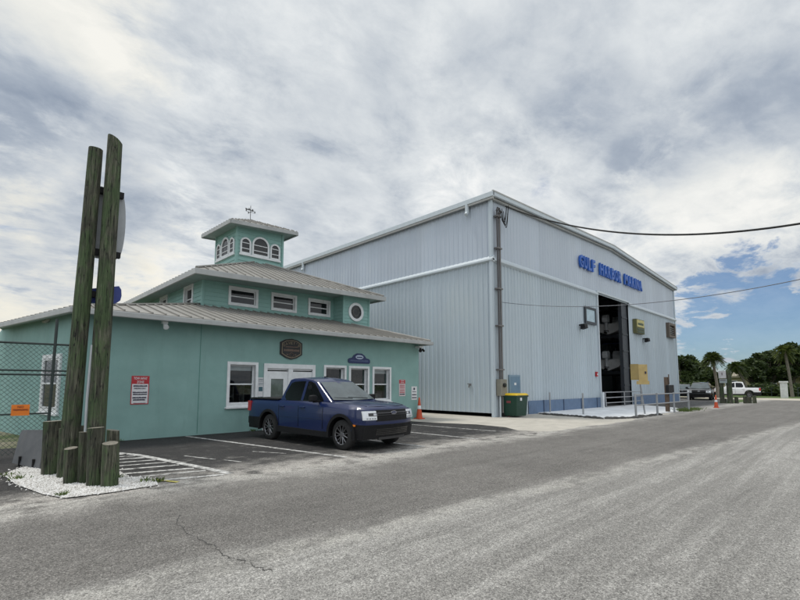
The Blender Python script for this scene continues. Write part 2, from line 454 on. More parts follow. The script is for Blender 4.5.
# ------------------------------------------------------------------ the ground
def sheet(name, pts, z, mt): return structure(name, MB().poly([(p[0], p[1], z) for p in pts]), mt, fix=False)
sheet('ground', [(-900, -900), (1500, -900), (1500, 900), (-900, 900)], 0, ground_mat())
sheet('parking_lot', [(-12, 6.9), (13.9, 6.9), (13.55, 8.3), (14.2, 9.2), (14.35, 10.6), (13.75, 12.2), (13.55, 13.55), (12.9, 14.4), (-12, 14.4)], .004, lot_mat)
sheet('yard', [(33, 7.15), (58, 7.4), (58, 60), (48, 60), (48, 12.3), (33, 12.3)], .004, yard_mat)
sheet('concrete_apron', [(13.9, 6.9), (33.0, 6.9), (33.0, 12.4), (18.2, 12.4), (18.2, 26), (15, 26), (15, 14.15), (13.05, 14.15), (13.55, 13.55), (13.75, 12.2), (14.35, 10.6), (14.2, 9.2), (13.55, 8.3)], .006, apron_mat)
# road with a frayed edge toward the lot
edge = []
x = -30.0
while x < 58:
    y = 7.45 + .13*math.sin(x*.9) + .09*math.sin(x*2.3+1) + random.uniform(-.05, .05)
    if 14 < x < 22: y -= .25
    if x < 2.5: y = 7.35 + max(0, (1.6-x))*0.25 + random.uniform(-.05, .05)
    if x > 45: y += (x-45)*.03
    edge.append((x, y)); x += .35
sheet('road', [(-30, -30), (58, -30)] + list(reversed(edge)), .012, road_mat)
sheet('cross_street', [(58, -200), (66, -200), (66, -6), (58, -6)], .01, road_mat)
sheet('sidewalk', [(58, -6), (66, -6), (66, 300), (63, 300), (61, 14), (58, 9.5)], .012, walk_mat)
sheet('lawn', [(66, -200), (300, -200), (300, 300), (66, 300)], .010, grass_mat())
sheet('lawn_strip', [(46.5, 7.7), (56, 7.9), (57.5, 9.2), (50, 8.9), (46.5, 8.4)], .012, grass_mat())

# painted markings on the lot
pm = MB()
def line(mb, a, b, w, z=.009):
    a = Vector((a[0], a[1], z)); b = Vector((b[0], b[1], z)); d = (b-a).normalized(); s_ = Vector((-d.y, d.x, 0))*w/2
    mb.quad(a-s_, b-s_, b+s_, a+s_)
line(pm, (4.87, 14.1), (5.96, 7.75), .11)
line(pm, (8.0, 12.6), (8.36, 7.75), .11)
line(pm, (10.35, 13.0), (10.6, 7.75), .11)
line(pm, (12.4, 13.4), (12.75, 8.6), .10)
for a_, b_ in (((3.55, 10.3), (3.85, 9.4)), ((3.95, 9.2), (4.1, 8.75)), ((4.9, 9.9), (5.3, 9.1))): line(pm, a_, b_, .05)
# striped access aisle by the pilings: a bright border line and hatch bars
bl = [(2.1, 12.1), (2.55, 11.9), (2.85, 11.2), (3.15, 9.6), (3.45, 7.75)]
for a, b in zip(bl, bl[1:]): line(pm, a, b, .16)
for k in range(9):
    t = k/8.0; y0 = 11.5 - 3.7*t
    xr = 2.8 + .6*t
    line(pm, (1.75 + .1*t, y0+.35), (xr-.08, y0+random.uniform(-.08, .08)), random.uniform(.09, .16))
structure('parking_markings', pm, paint, fix=False)
ym = MB(); line(ym, (2.32, 8.15), (2.55, 7.62), .07, .016); line(ym, (2.0, 8.55), (2.3, 8.2), .05, .016)
structure('yellow_kerb_paint', ym, mat('yellow_road_paint', (.42, .37, .09), .8, var=.5, scale=9, dirt=.8, dirtcol=(.2, .18, .1)), fix=False)

# crack in the road with pale filler
cm = MB(); cp = [G(*q) for q in ((180, 516), (177, 526), (190, 536), (205, 543), (217, 549), (222, 557), (238, 561), (252, 566), (263, 571), (272, 573))]
for a, b in zip(cp, cp[1:]):
    mid_ = [(a + (b-a)*t + Vector((random.uniform(-.025, .025), random.uniform(-.025, .025), 0))) for t in (0, .17, .34, .5, .67, .84, 1)]
    mid_[0] = a; mid_[-1] = b
    for c_, d_ in zip(mid_, mid_[1:]):
        if random.random() < .88: line(cm, c_, d_, random.uniform(.004, .018), .0155)
structure('road_crack', cm, mat('crack_tar', (.07, .068, .064), .9, var=.5, scale=30), fix=False)

# concrete pad before the big door, with its broken dark edge
pad = [(22.0, 12.27), (20.9, 8.35), (22.3, 7.75), (29.5, 7.6), (33.1, 8.6), (36.5, 12.27)]
structure('concrete_pad', MB().extrude([(x, y, .01) for x, y in pad], (0, 0, .05)), pad_mat)
pe = MB()
for k in range(130):
    t = random.random()
    if t < .55:
        q = Vector((20.75, 8.3, 0)).lerp(Vector((22.1, 7.6, 0)), random.random())
        q = q if random.random() < .4 else Vector((22.1, 7.6, 0)).lerp(Vector((26, 7.5, 0)), random.random())
    else: q = Vector((20.75, 8.3, 0)).lerp(Vector((21.8, 12.1, 0)), random.random())
    s_ = random.uniform(.05, .16)
    q += Vector((random.uniform(-.15, .15), random.uniform(-.12, .12), 0))
    pe.lathe([(s_*.3, s_*.6), (s_, s_*.35), (s_*1.1, 0)], n=6, c=(q.x, q.y, .008), smooth=False)
    pe.add([(q.x, q.y, .008+s_*.6)], [])
tag(pe.build('broken_edge_rubble', mat('dark_rubble', (.06, .058, .055), .95, var=.5, scale=6)), kind='stuff')

# white gravel bed round the pilings
gb = [(.62, 10.3), (.7, 9.2), (.92, 8.1), (1.1, 7.62), (1.6, 7.55), (2.25, 7.6), (2.35, 8.1), (2.1, 8.6), (2.1, 9.6), (1.9, 10.6), (1.0, 11.0)]
def inside(p, poly):
    c = False; j = len(poly)-1
    for i in range(len(poly)):
        if (poly[i][1] > p[1]) != (poly[j][1] > p[1]) and p[0] < (poly[j][0]-poly[i][0])*(p[1]-poly[i][1])/(poly[j][1]-poly[i][1])+poly[i][0]: c = not c
        j = i
    return c
gm = MB(); gm.poly([(x, y, .018) for x, y in gb])
rng = random.Random(3)
while len(gm.f) < 44000:
    p = (rng.uniform(.45, 2.6), rng.uniform(7.3, 11.1))
    if not inside(p, gb):
        if rng.random() > .03 or not inside(((p[0]-1.4)*.87+1.4, (p[1]-9)*.93+9), gb): continue
    s_ = rng.uniform(.008, .02); a = rng.uniform(0, PI)
    vs = []
    for k in range(4):
        t = a + k*PI/2; rr = s_*rng.uniform(.7, 1.2); vs.append((p[0]+rr*math.cos(t), p[1]+rr*math.sin(t), .018+s_*.2))
    vs.append((p[0]+rng.uniform(-.3, .3)*s_, p[1], .018+s_*rng.uniform(.8, 1.3)))
    gm.add(vs, [(0, 1, 4), (1, 2, 4), (2, 3, 4), (3, 0, 4)])
mt, nt, b = nodes('white_shell_gravel')
L(nt, ramp(nt, N(nt, 'ShaderNodeNewGeometry').outputs['Random Per Island'], [(0, (.36, .34, .31)), (.3, (.6, .58, .55)), (1, (.82, .81, .79))]), b.inputs['Base Color']); b.inputs['Roughness'].default_value = .9
tag(gm.build('gravel_bed', mt, fix=False), kind='stuff')

# ------------------------------------------------------------------ wall builders
def pt(O, u, n, a, z, off=0): return O + u*a + n*off + Vector((0, 0, z))
def cuts(lo, hi, holes):
    iv = [(lo, hi)]
    for h0, h1 in holes:
        iv = [p for a, b in iv for p in ((a, min(b, h0)), (max(a, h1), b)) if p[1]-p[0] > 1e-4]
    return iv
def wall_holes(mb, O, u, n, a0, a1, z0, z1, holes, thick=.15, mi=0):
    zs = sorted({z0, z1} | {z for h in holes for z in h[2:] if z0 < z < z1})
    for zb, zt in zip(zs, zs[1:]):
        hs = [(h[0], h[1]) for h in holes if h[2] <= zb+1e-5 and h[3] >= zt-1e-5]
        for a, b in cuts(a0, a1, hs):
            mb.quad(pt(O, u, n, a, zb), pt(O, u, n, b, zb), pt(O, u, n, b, zt), pt(O, u, n, a, zt), mi)
    for h in holes:   # reveals
        q = [(h[0], h[2]), (h[1], h[2]), (h[1], h[3]), (h[0], h[3])]
        for (aa, za), (ab, zb) in zip(q, q[1:]+q[:1]):
            mb.quad(pt(O, u, n, aa, za), pt(O, u, n, ab, zb), pt(O, u, n, ab, zb, -thick), pt(O, u, n, aa, za, -thick), mi)
def wall_laps(mb, O, u, n, a0, a1, z0, z1, holes=(), h=.17, lip=.022, top=None, mi=0):
    """lap siding: every course leans out to its lower edge. top(a) may lower the wall's top"""
    z = z0
    while z < z1-1e-4:
        ze = min(z+h, z1)
        zs = sorted({z, ze} | {q for hh in holes for q in hh[2:] if z < q < ze})
        for zb, zt in zip(zs, zs[1:]):
            ob = lip*(1-(zb-z)/h); ot = lip*(1-(zt-z)/h)
            hs = [(q[0], q[1]) for q in holes if q[2] <= zb+1e-5 and q[3] >= zt-1e-5]
            for a, b in cuts(a0, a1, hs):
                mb.quad(pt(O, u, n, a, zb, ob), pt(O, u, n, b, zb, ob), pt(O, u, n, b, zt, ot), pt(O, u, n, a, zt, ot), mi)
                if zb == z: mb.quad(pt(O, u, n, a, z, 0), pt(O, u, n, b, z, 0), pt(O, u, n, b, z, lip), pt(O, u, n, a, z, lip), mi)
        z = ze
def rect(O, u, n, a0, a1, z0, z1, off=0): return [pt(O, u, n, a, z, off) for a, z in ((a0, z0), (a1, z0), (a1, z1), (a0, z1))]
def window(T, O, u, n, a0, a1, z0, z1, fw=.09, proud=.035, recess=.13, rails=(.5,), sill=True, parent=None, sash=.045, name='window', glass=None):
    """frame with its sash; pane is a sub-part"""
    mb = MB()
    mb.ring(rect(O, u, n, a0+fw, a1-fw, z0+fw, z1-fw, -.02), rect(O, u, n, a0, a1, z0, z1, -.02), n*(proud+.02))
    i0, i1, j0, j1 = a0+fw, a1-fw, z0+fw, z1-fw
    mb.ring(rect(O, u, n, i0+.012, i1-.012, j0+.012, j1-.012, -recess-.03), rect(O, u, n, i0, i1, j0, j1, -recess-.03), n*(recess+.012))   # reveal lining
    mb.ring(rect(O, u, n, i0+sash, i1-sash, j0+sash, j1-sash, -recess-.025), rect(O, u, n, i0+.012, i1-.012, j0+.012, j1-.012, -recess-.025), n*.04)
    for r_ in rails:
        zc = j0 + (j1-j0)*r_
        mb.obox(pt(O, u, n, i0+.012, zc-.022, -recess-.022), u*(i1-i0-.024), n*.042, Vector((0, 0, .044)))
    w = T.part(name, mb, white, parent)
    g = MB().quad(*rect(O, u, n, i0, i1, j0, j1, -recess-.015))
    T.part('pane', g, glass or glass_dark, w)
    if sill:
        s_ = MB().obox(pt(O, u, n, a0-.04, z0-.05, -.005), u*(a1-a0+.08), n*.09, Vector((0, 0, .05)))
        T.part('sill', s_, white, w)
    return w
def roof_face(mb, pts, e_dir, spacing=.34, thick=.03, rib=(.04, .045), start=0.):
    """sheet with standing seams; e_dir runs along the eave, seams run up the slope"""
    pts = [Vector(p) for p in pts]
    nrm = (pts[1]-pts[0]).cross(pts[2]-pts[0]).normalized()
    if nrm.z < 0: nrm = -nrm
    e = (e_dir - nrm*e_dir.dot(nrm)).normalized(); v = nrm.cross(e)
    if v.z < 0: v = -v
    mb.extrude(pts, nrm*thick)
    o = pts[0]; q = [((p-o).dot(e), (p-o).dot(v)) for p in pts]
    s0 = min(a for a, _ in q); s1 = max(a for a, _ in q)
    s_ = s0 + .06 + start
    while s_ < s1-.03:
        hits = []
        for (a, b), (c, d) in zip(q, q[1:]+q[:1]):
            if (a-s_)*(c-s_) < 0: hits.append(b+(d-b)*(s_-a)/(c-a))
        if len(hits) >= 2:
            lo, hi = min(hits), max(hits)
            if hi-lo > .06: mb.obox(o+e*(s_-rib[0]/2)+v*lo+nrm*(thick-.004), e*rib[0], v*(hi-lo), nrm*rib[1])
        s_ += spacing
UX, UY, UZ = Vector((1, 0, 0)), Vector((0, 1, 0)), Vector((0, 0, 1))

# ------------------------------------------------------------------ the teal office building
YT = 14.2; ZE = 3.39; SL = .26
LX = 2.05      # front-left corner of the wall
RX = 14.95
office = Thing('marina_office', 'low teal stucco office building with raised upper storey, square cupola and grey metal roofs', 'building', (LX, YT, 0))
O = Vector((0, YT, 0)); n = -UY
front_holes = [(6.17, 7.04, .9, 2.17), (7.43, 9.29, 0.02, 2.16), (9.86, 10.73, .9, 2.17), (11.04, 11.91, .9, 2.17), (12.26, 13.13, .9, 2.17)]
mb = MB(); wall_holes(mb, O, UX, n, LX, RX, 0, ZE+.02, front_holes, .3)
# left wall runs back at a slight angle; right and back walls close the box
LB = Vector((LX-1.15, 20.4, 0)); 
mb.quad((LX, YT, 0), LB, LB+UZ*ZE, (LX, YT, ZE)); mb.quad((RX, YT, 0), (RX, 24, 0), (RX, 24, ZE), (RX, YT, ZE))
mb.quad(LB, (LB.x, 24, 0), (LB.x, 24, ZE), LB+UZ*ZE); mb.quad((LB.x, 24, 0), (RX, 24, 0), (RX, 24, ZE), (LB.x, 24, ZE))
office.part('wall', mb, teal, fix=False)
# dim room seen through the glass edges, ceiling line
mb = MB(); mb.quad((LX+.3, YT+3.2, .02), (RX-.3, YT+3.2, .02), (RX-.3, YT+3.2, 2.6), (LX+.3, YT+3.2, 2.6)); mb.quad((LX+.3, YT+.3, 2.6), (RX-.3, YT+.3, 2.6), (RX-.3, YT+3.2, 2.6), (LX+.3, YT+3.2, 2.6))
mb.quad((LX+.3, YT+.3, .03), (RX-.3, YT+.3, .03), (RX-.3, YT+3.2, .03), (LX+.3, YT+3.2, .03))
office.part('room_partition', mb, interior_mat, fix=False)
rr_ = random.Random(21)
for x_ in (5.7, 6.5, 7.3, 9.7, 10.4, 11.2, 11.9, 12.7, 13.4):
    d_ = rr_.uniform(.7, 1.9); h_ = rr_.uniform(.9, 2.0); col_ = rr_.choice([('shelf_brown', (.16, .09, .05)), ('shelf_grey', (.2, .2, .2)), ('shelf_white', (.5, .5, .48)), ('shelf_red', (.3, .06, .05))])
    mb = MB()
    for k_ in range(4): mb.box((x_, YT+d_, h_*k_/4+.02), (x_+.6, YT+d_+.35, h_*k_/4+.06))
    mb.box((x_-.03, YT+d_, .02), (x_, YT+d_+.35, h_+.05)); mb.box((x_+.6, YT+d_, .02), (x_+.63, YT+d_+.35, h_+.05))
    for k_ in range(7): q_ = rr_.randrange(4); u_ = rr_.uniform(0, .45); mb.box((x_+u_, YT+d_+.05, h_*q_/4+.06), (x_+u_+rr_.uniform(.06, .15), YT+d_+.25, h_*q_/4+.06+rr_.uniform(.08, .2)))
    office.part('shelf', mb, mat(col_[0], col_[1], .7, var=.5, scale=5))
for a0 in (6.2, 12.25): office.part('blind', MB().box((a0, YT+.19, 1.98), (a0+.86, YT+.22, 2.15)), white)
# wall joint
office.part('wall_joint', MB().box((5.215, YT-.006, .05), (5.235, YT+.01, ZE)), mat('dark_teal_joint', (.10, .24, .21), .8))  # control joint, a darker teal strip down the wall
for a0, a1 in ((6.08, 7.13), (9.77, 10.82), (10.95, 12.0), (12.17, 13.22)):
    window(office, O, UX, n, a0, a1, .81, 2.26, glass=clear_glass)
# double glazed door under one broad frame
mb = MB(); mb.ring([pt(O, UX, n, a, z, -.02) for a, z in ((7.46, 0.0), (9.26, 0.0), (9.26, 2.08), (7.46, 2.08))], [pt(O, UX, n, a, z, -.02) for a, z in ((7.34, -.0), (9.38, -.0), (9.38, 2.24), (7.34, 2.24))], n*.06)
mb.box((8.27, YT-.03, 0), (8.45, YT+.16, 2.09))
frame = office.part('door_frame', mb, white)
for x0, x1, hx in ((7.46, 8.27, 8.17), (8.45, 9.26, 8.55)):
    d = MB(); Od = Vector((0, YT+.06, 0))
    d.ring(rect(Od, UX, n, x0+.17, x1-.17, .45, 1.72), rect(Od, UX, n, x0, x1, .02, 1.98), n*.045)
    d.obox((x0, YT+.06, 2.02), UX*(x1-x0), -UY*.03, UZ*.06)
    dd = office.part('door', d, white)
    office.part('pane', MB().quad(*rect(Od, UX, n, x0+.1, x1-.1, .4, 1.78, .02)), mat('door_glass', (.10, .13, .12), .05, var=.6, scale=1.8, spec=.7), dd)
    h = MB().tube([(hx, YT+.0, .95), (hx, YT-.045, .98), (hx, YT-.045, 1.16), (hx, YT+.0, 1.19)], .013, 6)
    office.part('handle', h, chrome, dd)
    office.part('transom_gap', MB().box((x0+.06, YT+.012, 1.985), (x1-.06, YT+.05, 2.02)), black_paint, dd)
# lower roof (hipped)
YE = 13.6; zE0 = ZE + .05
EL = Vector((1.92, YE, zE0)); ER = Vector((15.1, YE, zE0))
k = 18.6-YE
EB = Vector((.74, 19.6, zE0))     # left eave far end
mb = MB()
TL = Vector((1.92+k, YE+k, zE0+SL*k)); TR = Vector((15.1-2.2, YE+k, zE0+SL*k))
roof_face(mb, [EL, ER, TR, TL], UX)
roof_face(mb, [EB, EL, TL, Vector((TL.x, 24, TL.z))], (EL-EB).normalized())
roof_face(mb, [ER, (15.1, 24, zE0), (TR.x, 24, TR.z), TR], UY)
office.part('lower_roof', mb, roof_metal)
mb = MB()
mb.tube([EL+Vector((0, 0, .055)), TL+Vector((0, 0, .06))], .045, 6); mb.tube([ER+Vector((0, 0, .055)), TR+Vector((0, 0, .06))], .045, 6)
office.pieces('hip_cap', mb, roof_metal)
# gutters, fascia and soffit of the lower eaves
mb = MB()
mb.box((1.90, YE-.11, zE0-.15), (15.14, YE, zE0+.0))
d = (EB-EL).normalized(); s_ = Vector((-d.y, d.x, 0))
mb.obox(EL+Vector((0, -.1, -.15)), d*(EB-EL).length, s_*.11, UZ*.15)
mb.box((15.1, YE-.1, zE0-.15), (15.2, 24, zE0))
gut = office.part('gutter', mb, gutter); bevel(gut, .02)
mb = MB(); mb.poly([EL-UZ*.07, ER-UZ*.07, (15.1, YT+.01, zE0-.07), (RX, YT+.01, zE0-.07), (LX, YT+.01, zE0-.07)])
mb.quad(EL-UZ*.07, (LX, YT, zE0-.07), LB+UZ*(zE0-.07), EB-UZ*.07)
mb.quad((RX, YT, zE0-.07), (15.1, YT, zE0-.07), (15.1, 24, zE0-.07), (RX, 24, zE0-.07))
office.part('soffit', mb, mat('painted_soffit', (.25, .33, .31), .7), fix=False)
dn = MB().tube([onX(50, 318, LX-.35)+Vector((0, 0, 0)), onX(47, 321, LX-.4), onX(2, 333, LX-.75)], .05, 8)
office.part('downpipe', dn, gutter)
# window of the left wall
ul = (LB-Vector((LX, YT, 0))).normalized(); nl = Vector((-ul.y, ul.x, 0));
if nl.x > 0: nl = -nl
window(office, Vector((LX, YT, 0)), ul, nl, .75, 2.1, .75, 2.35, fw=.12, recess=-.03, proud=.05)

# upper storey
XL, XR, YM, YBAY, XB = 6.65, 14.55, 18.1, 17.3, 12.98
zb, zt = 4.2, 5.95
Om = Vector((0, YM, 0))
wins = [(7.68, 8.98), (9.6, 10.88), (11.5, 12.75)]
mb = MB()
wall_laps(mb, Om, UX, n, XL, XB, zb, zt, [(a+.08, b-.08, 4.84, 5.5) for a, b in wins])
Ob = Vector((0, YBAY, 0)); wall_laps(mb, Ob, UX, n, XB, XR, zb, zt)
wall_laps(mb, Vector((XB, YM, 0)), -UY, -UX, 0, YM-YBAY, zb, zt)
lw = [(.95, 2.05, 4.5, 5.66), (4.2, 5.3, 4.5, 5.66)]
wall_laps(mb, Vector((XL, YM, 0)), UY, -UX, 0, 10, zb, zt, [(a+.08, b-.08, c+.08, d_-.08) for a, b, c, d_ in lw])
wall_laps(mb, Vector((XR, YBAY, 0)), UY, UX, 0, 10.8, zb, zt)
office.part('upper_wall', mb, teal_side, fix=False)
mb = MB()
for x_, y_ in ((XL, YM), (XB, YBAY), (XR, YBAY)):
    mb.box((x_-.045, y_-.045, zb), (x_+.045, y_+.045, zt))
office.pieces('corner_board', mb, teal_side)
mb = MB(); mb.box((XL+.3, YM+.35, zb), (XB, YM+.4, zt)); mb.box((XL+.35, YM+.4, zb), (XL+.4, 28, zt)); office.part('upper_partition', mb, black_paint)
for a0, a1 in wins: window(office, Om, UX, n, a0, a1, 4.78, 5.58, fw=.1, proud=.06, recess=.06, sill=False)
for a0, a1, z0, z1 in lw: window(office, Vector((XL, YM, 0)), UY, -UX, a0, a1, z0, z1, fw=.12, proud=.05, recess=.06, sill=False)
# round window of the bay
cx, cz = 13.72, 5.06
def circ(r, k, off, N_=28): return [pt(Ob, UX, n, cx+r*math.cos(2*PI*i/N_), cz+r*math.sin(2*PI*i/N_), off) for i in range(N_)]
rw = office.part('round_window', MB().ring(circ(.33, 0, 0), circ(.46, 0, 0), n*.07), white)
office.part('pane', MB().poly(circ(.34, 0, .03)), glass_dark, rw, fix=False)
mb = MB(); mb.ring(circ(.17, 0, .032), circ(.185, 0, .032), n*.012)
for i in range(8):
    t = 2*PI*i/8; a = pt(Ob, UX, n, cx+.18*math.cos(t), cz+.18*math.sin(t), .036); b2 = pt(Ob, UX, n, cx+.34*math.cos(t), cz+.34*math.sin(t), .036)
    mb.tube([a, b2], .007, 4)
office.part('muntin', mb, conduit, rw)
# upper roof: hip front, ridge running back
FL = Vector((5.92, 16.8, 5.74)); FR = Vector((15.1, 16.75, 5.92)); AP = Vector((10.5, 21.37, 7.72)); RB = Vector((10.5, 30, 7.72))
BL = Vector((5.92, 30, 5.74)); BR = Vector((15.1, 30, 5.92))
mb = MB(); roof_face(mb, [FL, FR, AP], (FR-FL).normalized(), .36); roof_face(mb, [BL, FL, AP, RB], UY, .36); roof_face(mb, [FR, BR, RB, AP], UY, .36)
office.part('upper_roof', mb, roof_metal)
mb = MB(); up = Vector((0, 0, .06))
mb.tube([FL+up, AP+up], .05, 6); mb.tube([FR+up, AP+up], .05, 6); mb.tube([AP+up, RB+up], .05, 6)
office.pieces('hip_cap', mb, roof_metal)
mb = MB(); ff = (FR-FL)
mb.obox(FL+Vector((-.02, -.08, -.2)), ff+UX*.04, UY*.08, UZ*.21); mb.obox(FL+Vector((-.08, -.08, -.2)), UY*13, UX*.08, UZ*.21); mb.obox(FR+Vector((0, -.08, -.2)), UY*13, UX*.08, UZ*.21)
[bevel(q_, .015) for q_ in office.pieces('fascia', mb, gutter)]
sf = MB(); dz = UZ*.12
sf.poly([FL-dz, FR-dz, (XR, YBAY, 5.8), (XB, YBAY, 5.78), (XB, YM, 5.78), (XL, YM, 5.66)]); sf.quad(FL-dz, (XL, YM, 5.66), (XL, 30, 5.66), BL-dz); sf.quad(FR-dz, BR-dz, (XR, 30, 5.8), (XR, YBAY, 5.8))
office.part('upper_soffit', sf, mat('painted_soffit', (.25, .33, .31)), fix=False)

# cupola
X1, Y1, W = 9.26, 21.05, 2.48
z0, z1 = 6.4, 9.4
Ot = Vector((0, Y1, 0)); Ol = Vector((X1, Y1, 0))
mb = MB(); wall_laps(mb, Ot, UX, n, X1, X1+W, z0, z1, h=.2); wall_laps(mb, Ol, UY, -UX, 0, W, z0, z1, h=.2)
wall_laps(mb, Vector((X1+W, Y1, 0)), UY, UX, 0, W, z0, z1, h=.2); wall_laps(mb, Vector((0, Y1+W, 0)), UX, UY, X1, X1+W, z0, z1, h=.2)
office.part('cupola_wall', mb, teal_side, fix=False)
mb = MB()
for x_, y_ in ((X1, Y1), (X1+W, Y1), (X1, Y1+W)): mb.box((x_-.05, y_-.05, z0), (x_+.05, y_+.05, z1))
office.pieces('corner_board', mb, teal_side)
def arch(O, u, n, ac, hw, z0, zs, off, N_=12):
    p = [(ac-hw, z0), (ac+hw, z0)]
    p += [(ac+hw*math.cos(PI*i/N_), zs+hw*math.sin(PI*i/N_)) for i in range(N_+1)]
    return [pt(O, u, n, a, z, off) for a, z in p]
def arch_window(T, O, u, n, ac, hw, z0, zs, fw, rails):
    mb = MB(); mb.ring(arch(O, u, n, ac, hw-fw, z0+fw, zs, .02), arch(O, u, n, ac, hw, z0, zs, .02), n*.06)
    for zr in rails: mb.obox(pt(O, u, n, ac-hw+fw*.5, zr-.018, .03), u*(2*hw-fw), n*.03, UZ*.036)
    w = T.part('arched_window', mb, white)
    T.part('pane', MB().poly(arch(O, u, n, ac, hw-fw*.6, z0+fw*.6, zs, .032)), glass_dark, w, fix=False)
for Oq, uu, nn, a0 in ((Ot, UX, n, X1+W/2), (Ol, UY, -UX, W/2)):
    # front windows
    arch_window(office, Oq, uu, nn, a0, .47, 7.95, 8.5, .09, (8.22, 8.5))
    arch_window(office, Oq, uu, nn, a0-.80, .28, 7.95, 8.5, .08, (8.22, 8.5))
    arch_window(office, Oq, uu, nn, a0+.80, .28, 7.95, 8.5, .08, (8.22, 8.5))
    office.pieces('window_apron', MB().obox(pt(Oq, uu, nn, a0-1.12, 7.86, .02), uu*2.24, nn*.07, UZ*.09), white)
ov = .55
c = [Vector((X1-ov, Y1-ov, 9.31)), Vector((X1+W+ov, Y1-ov, 9.53)), Vector((X1+W+ov, Y1+W+ov, 9.58)), Vector((X1-ov, Y1+W+ov, 9.41))]
apx = Vector((X1+W/2, Y1+W/2, 10.2))
mb = MB()
for i in range(4): roof_face(mb, [c[i], c[(i+1) % 4], apx], (c[(i+1) % 4]-c[i]).normalized(), .3)
office.part('cupola_roof', mb, roof_metal)
mb = MB()
for i in range(4):
    a, b2 = c[i], c[(i+1) % 4]; d = b2-a; o_ = Vector((-d.y, d.x, 0)).normalized()*-.06
    mb.obox(a+Vector((0, 0, -.17)), d, o_, UZ*.18)
office.part('cupola_fascia', mb, gutter)
cs = MB(); iw = [Vector((X1, Y1, 9.24)), Vector((X1+W, Y1, 9.38)), Vector((X1+W, Y1+W, 9.4)), Vector((X1, Y1+W, 9.28))]
for i in range(4): cs.quad(c[i]-UZ*.1, c[(i+1) % 4]-UZ*.1, iw[(i+1) % 4], iw[i])
office.part('cupola_soffit', cs, mat('painted_soffit', (.25, .33, .31)), fix=False)
# weather vane
vane = Thing('weather_vane', 'small black weather vane on top of the cupola roof', 'weather vane', tuple(apx))
p = apx
vane_m = mat('vane_grey', (.10, .10, .10), .5)
vane.part('pole', MB().tube([p-UZ*.02, p+UZ*.8], .016, 6), vane_m)
mb = MB()
for q in (UX, UY):
    mb.tube([p+UZ*.45-q*.26, p+UZ*.45+q*.26], .009, 5)
    for s_ in (-1, 1): mb.box(p+UZ*.455+q*.24*s_-Vector((.022, .022, 0)), p+UZ*.54+q*.24*s_+Vector((.022, .022, 0)))
vane.part('direction_arms', mb, vane_m)
mb = MB(); mb.extrude([p+Vector((a, .0, z)) for a, z in ((-.36, .70), (-.28, .66), (.1, .675), (.1, .63), (.28, .70), (.1, .77), (.1, .72), (-.05, .76), (-.1, .85), (-.16, .73), (-.34, .78))], (0, .02, 0))
mb.v = [tuple(p + (Vector(v)-p)*.8) for v in mb.v]
vane.part('arrow', mb, vane_m)
# security camera under the right eave corner
sc = Thing('security_camera', 'black bullet security camera with white bracket under the right corner of the teal eave', 'camera', (14.78, YT-.25, 3.2))
sc.part('bracket', MB().box((14.7, YT-.3, 3.17), (14.92, YT-.02, 3.25)), white)
sc.part('body', MB().tube([(14.62, YT-.42, 3.02), (14.8, YT-.25, 3.12)], [.075, .06], 10), black_paint)
sc.part('lens', MB().tube([(14.85, YT-.42, 3.02), (14.9, YT-.3, 3.1)], .05, 10), black_paint)
el = Thing('eave_floodlight', 'small pale floodlight fixed under the teal front eave above the tow away sign', 'floodlight', (4.05, YE+.2, 3.25))
el.part('base', MB().box((3.98, YE+.1, 3.24), (4.12, YE+.26, 3.36)), white)
el.part('lamp_head', MB().tube([(4.05, YE+.16, 3.24), (4.05, YE+.02, 3.12)], [.05, .075], 10), white)

# wall signs on the office -------------------------------------------------
def dashes(mb, x0, x1, z, h, y, mi, rnd, dens=.75):
    x_ = x0
    while x_ < x1:
        w = rnd.uniform(.25, .8)*h; w = min(w, x1-x_)
        mb.box((x_, y-.004, z), (x_+w*.84, y, z+h*rnd.uniform(.75, 1)), mi)
        x_ += w
def flat_sign(T, x0, x1, z0, z1, y=YT, t=.012, mt=white): return T.part('panel', MB().box((x0, y-t, z0), (x1, y-.001, z1)), mt)
rn = random.Random(5)
s = Thing('tow_away_sign', 'red and white TOW AWAY ZONE sign on the bare left stretch of teal wall', 'sign', (3.62, YT, .98))
flat_sign(s, 3.40, 3.84, .98, 1.76, mt=mat('sign_white', (.66, .66, .67), .4)); y = YT-.013
s.part('border', MB().ring([(a, y+.002, z) for a, z in ((3.415, .995), (3.825, .995), (3.825, 1.745), (3.415, 1.745))], [(a, y+.002, z) for a, z in ((3.395, .975), (3.845, .975), (3.845, 1.765), (3.395, 1.765))], (0, -.004, 0)), red_paint)
s.part('heading_panel', MB().box((3.41, y-.003, 1.54), (3.83, y, 1.755)), red_paint)
mb = MB(); put_text(mb, 'TOW AWAY', (3.45, y-.004, 1.66), UX, UZ, -UY, .34, .07, .01, .003); put_text(mb, 'ZONE', (3.53, y-.004, 1.56), UX, UZ, -UY, .18, .07, .01, .003)
s.rows('heading', mb, mat('sign_white', (.66, .66, .67)))
mb = MB(); dashes(mb, 3.45, 3.80, 1.465, .04, y, 0, rn); put_text(mb, 'PARKING ONLY', (3.47, y-.002, 1.395), UX, UZ, -UY, .3, .042, .008, .003)
dashes(mb, 3.44, 3.80, 1.29, .035, y, 0, rn); dashes(mb, 3.45, 3.80, 1.235, .035, y, 0, rn)
dashes(mb, 3.44, 3.79, 1.14, .04, y, 0, rn, .85); dashes(mb, 3.46, 3.76, 1.08, .04, y, 0, rn, .85); dashes(mb, 3.47, 3.78, 1.0, .014, y, 0, rn)
s.rows('text_line', mb, ink)
s = Thing('tow_away_sign', 'faded narrow red and white tow away sign right of the last front window', 'sign', (13.88, YT, 1.02))
